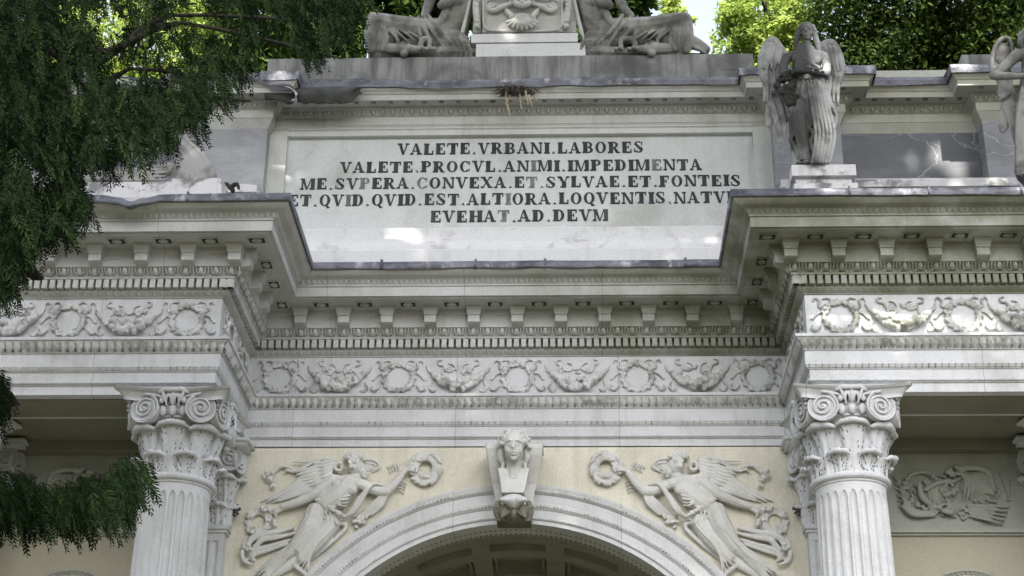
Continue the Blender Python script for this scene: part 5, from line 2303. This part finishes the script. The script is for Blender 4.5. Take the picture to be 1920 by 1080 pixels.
back_tree('broadleaf_tree', 'bright yellow green tree behind the arch, sunlit beside the white sky gap', 1445, 45, 9, .80, 120, 80, .095, M['lime'], 101, GB)
back_tree('evergreen_oak', 'dark dense evergreen tree behind the right end of the attic', 1745, 10, 8, 1.9, 460, 95, .095, M['evergreen'], 102, GB, 1.5)
back_tree('evergreen_oak', 'dark evergreen tree behind the left seated figure', 800, -60, 8, 1.15, 150, 70, .13, M['evergreen'], 103, GB)
back_tree('broadleaf_tree', 'mid green tree behind the left end of the attic, showing through the conifer', 560, 0, 7.5, 1.35, 260, 60, .13, M['mid'], 104, GB)
back_tree('broadleaf_tree', 'dark green tree rising behind the right seated figure', 1150, -20, 9.5, .8, 110, 60, .13, M['evergreen'], 105, GB)
back_tree('broadleaf_tree', 'sparse lime coloured tree just left of the white sky gap', 1262, 30, 12, .40, 24, 50, .10, M['lime'], 107, GB)
back_tree('broadleaf_tree', 'lime and mid green tree far left behind the conifer, only glimpsed between its boughs', 250, 70, 8.5, 1.9, 230, 60, .14, M['lime'], 106, GB)

# woodland that closes the clearing behind and beside the viewer
rr = random.Random(303)
mb = MB()
for i in range(27000):
    a = rr.uniform(radians(90), radians(450))
    R_ = rr.uniform(24, 31) + 3 * noise.noise((cos(a) * 3, sin(a) * 3, 0))
    open_ = max(0.0, 1 - abs(a - radians(285)) / radians(62))
    hmax = 14 - 10.5 * min(1, open_ * 1.6) + 3 * noise.noise((cos(a) * 5, sin(a) * 5, 4))
    z = hmax * rr.random() ** .8
    p = Vector((cos(a) * R_, -3 + sin(a) * R_, z))
    leaf(mb, p, rv(rr), rv(rr) + Vector((0, 0, .8)), rr.uniform(.7, 1.3), rr.uniform(.5, .8))
wd_ = mk('woodland', mb, M['evergreen'])
tag(wd_, 'dense dark woodland ringing the clearing in front of the arch', 'woodland', kind='stuff')

# ---- the conifer in front, at the left
CT = thing('conifer_tree', 'dark feathery conifer hanging over the left side of the arch', 'tree', (-5.4, -5.6, 0))
mb = MB()
trunk_pts = [(-5.4, -5.6, -.1), (-5.35, -5.6, 4), (-5.3, -5.5, 8), (-5.1, -5.5, 12), (-4.8, -5.6, 17)]
mb.tube(spl(trunk_pts), [.42 - .016 * i for i in range(21)], 12)
mk('trunk', mb, M['bark'], CT, smooth=True)


def sprig(mb, p, d, ln, rr, fl):
    """drooping spray of short flat needles"""
    d = d.normalized()
    n = 15
    pl_n = (rv(rr) * .7 + Vector((0, -1, .4))).normalized()
    side_v = d.cross(pl_n).normalized()
    for k in range(n):
        f = (k + .5) / n
        c = p + d * ln * f + Vector((0, 0, -.22 * ln * f * f))
        for q in (-1, 1):
            dd = (d * .75 + side_v * q * (.75 - .35 * f) + rv(rr) * .18)
            leaf(mb, c, dd, pl_n + rv(rr) * .5, ln * .24 * (1.1 - .6 * f) * fl, ln * .042)


UPPER = [(-60, -60), (700, -60), (688, 30), (660, 72), (632, 78), (612, 112), (575, 125), (552, 78), (500, 76), (462, 140), (425, 185), (392, 205), (385, 235), (345, 245), (325, 275), (240, 300), (215, 318),
         (150, 312), (175, 400), (140, 440), (70, 470), (25, 560), (-60, 600)]
LOWER = [(-60, 880), (30, 905), (120, 920), (190, 905), (262, 862), (285, 890), (262, 925), (230, 960), (175, 975), (60, 975), (-60, 985)]
LEFT = [(-60, 690), (18, 715), (10, 760), (-60, 790)]
SPOTS = [(215, 34, 22), (165, 36, 16), (210, 62, 24), (310, 50, 14), (395, 60, 14), (280, 85, 18), (240, 145, 24), (275, 145, 18), (305, 145, 16), (415, 70, 16), (500, 40, 16), (100, 105, 12), (160, 165, 14), (370, 22, 20), (330, 110, 14), (60, 320, 12), (85, 340, 12), (540, 60, 10), (345, 30, 14), (430, 30, 14)]
rr = random.Random(77)
up_mb, lo_mb = MB(), MB()
cnt = 0
while cnt < 4400:
    px, py = rr.uniform(-60, 700), rr.uniform(-60, 600)
    if not in_poly(px, py, UPPER):
        continue
    if any((px - a) ** 2 + (py - b) ** 2 < (r * 1.25) ** 2 for a, b, r in SPOTS) and rr.random() < .93:
        continue
    if 190 < px < 520 and py < 165 and rr.random() < .5:
        continue
    if px > 480 and rr.random() < .3:
        continue
    Yp = rr.uniform(-6.2, -3.6)
    p = un(px, py, Yp)
    d = Vector((rr.uniform(-.1, .7), rr.uniform(-.5, .3), rr.uniform(-1.1, -.25)))
    up_mb.mi = 1 if rr.random() < .14 else 0
    sprig(up_mb, p - d.normalized() * .12, d, rr.uniform(.12, .24), rr, 1)
    cnt += 1
cnt = 0
while cnt < 620:
    px, py = rr.uniform(-60, 300), rr.uniform(680, 1000)
    if not (in_poly(px, py, LOWER) or in_poly(px, py, LEFT)):
        continue
    Yp = rr.uniform(-5.2, -4.4)
    p = un(px, py, Yp)
    d = Vector((rr.uniform(.05, .6), rr.uniform(-.3, .3), rr.uniform(-1.1, -.35)))
    lo_mb.mi = 1 if rr.random() < .25 else 0
    sprig(lo_mb, p - d.normalized() * .08, d, rr.uniform(.12, .24), rr, 1)
    cnt += 1
mk('upper_boughs', up_mb, [M['conifer'], M['conifer_light']], CT)
mk('lower_bough', lo_mb, [M['conifer'], M['conifer_light']], CT)
mb = MB()
for (ax_, ay, bx, by, z0) in ((60, 150, 420, 150, 9.6), (40, 60, 600, 40, 10.4), (30, 250, 360, 240, 9.0), (20, 360, 150, 380, 8.4), (10, 945, 170, 950, 5.0), (50, 20, 640, 110, 10.6), (10, 480, 40, 520, 7.6), (-40, 730, 10, 735, 6.4), (100, 200, 470, 190, 9.3)):
    Yb = rr.uniform(-5.2, -4.4)
    p1, p2 = un(ax_, ay, Yb), un(bx, by, Yb)
    p0 = Vector((-5.3, -5.55, z0))
    mb.tube(spl([p0, p1, (p1 + p2) / 2 + Vector((0, 0, .08)), p2]), [.045] * 5 + [.022] * 5 + [.012] * 5 + [.005], 6)
mk('branches', mb, M['bark'], CT, smooth=True)

# unseen crown added overhead for dappled shade; gaps shaped to place the sun patches
GAPS = [(778, 440, -.06, .15, 1.0),  (1790, 300, .04, .17, .95), (1750, 320, .04, .18, .5), (1540, 190, -1.05, .13, .9), (1555, 270, -1.05, .10, .7),
         (600, 320, .03, .16, .4), (1300, 330, .03, .18, .45), (350, 300, -.95, .16, .7), (540, 160, -.4, .12, .9), (1600, 415, -P - .44, .3, .45), (1800, 415, -P - .44, .3, .5),
        (1530, 330, -1.2, .2, .7), (1800, 345, -.25, .4, .5),  (250, 60, -4.5, .4, .5), (420, 60, -4.5, .3, .5), (1010, 10, .1, .4, .35), (1250, 60, .1, .3, .5), (360, 610, -P, .14, .5), (1900, 120, -1, .2, .6)]
GAPS += [(x, 606, -P, .075, .9) for x in range(1535, 1960, 30)]
GAPS += [(x, 458, -.12, .16, .07) for x in range(580, 1350, 45)]
uS = Vector((1, 0, 0)) - SD * SD.x
uS.normalize()
vS = SD.cross(uS)
gp = []
for px, py, Y, r, pr_ in GAPS:
    q = un(px, py, Y)
    gp.append((q.dot(uS), q.dot(vS), r, pr_))
rr = random.Random(55)
mb = MB()
c0 = Vector((0, 0, 7.2))
cu, cv = c0.dot(uS), c0.dot(vS)
for i in range(62000):
    a = cu + rr.uniform(-9, 9)
    b_ = cv + rr.uniform(-4.6, 5.2)
    if ((a - cu) / 9) ** 2 + ((b_ - cv) / 5.6) ** 2 > 1.05 + .3 * noise.noise((a * .6, b_ * .6, 0)):
        continue
    dpt = 12.5 + rr.uniform(0, 3.6) - .02 * (a - cu) ** 2
    skip = False
    for ga, gb, r, pr_ in gp:
        dd = sqrt((a - ga) ** 2 + (b_ - gb) ** 2)
        if dd < r + .09 and rr.random() < pr_:
            skip = True
            break
    if skip:
        continue
    base_d = c0.dot(SD) * 0 + dpt
    # point on the sun ray through (a, b)
    p = uS * a + vS * b_ + SD * (base_d + c0.dot(SD))
    leaf(mb, p, rv(rr), SD + rv(rr) * .6, rr.uniform(.22, .38), rr.uniform(.14, .22))
mk('unseen_shade_crown', mb, M['evergreen'], CT)  # broad leaves added for shade, grouped under the conifer
mb = MB()
for k in range(9):
    t = uS * (cu - 7 + 1.7 * k) + vS * (cv + 1.2 * sin(k * 1.9)) + SD * (14.5 + c0.dot(SD))
    p0 = Vector((-4.8, -5.6, 16 + .1 * k))
    mb.tube(spl([p0, (p0 + t) / 2 + Vector((0, 0, .5)), t]), [.12] * 5 + [.07] * 5 + [.03], 6)
mk('unseen_shade_branches', mb, M['bark'], CT, smooth=True)
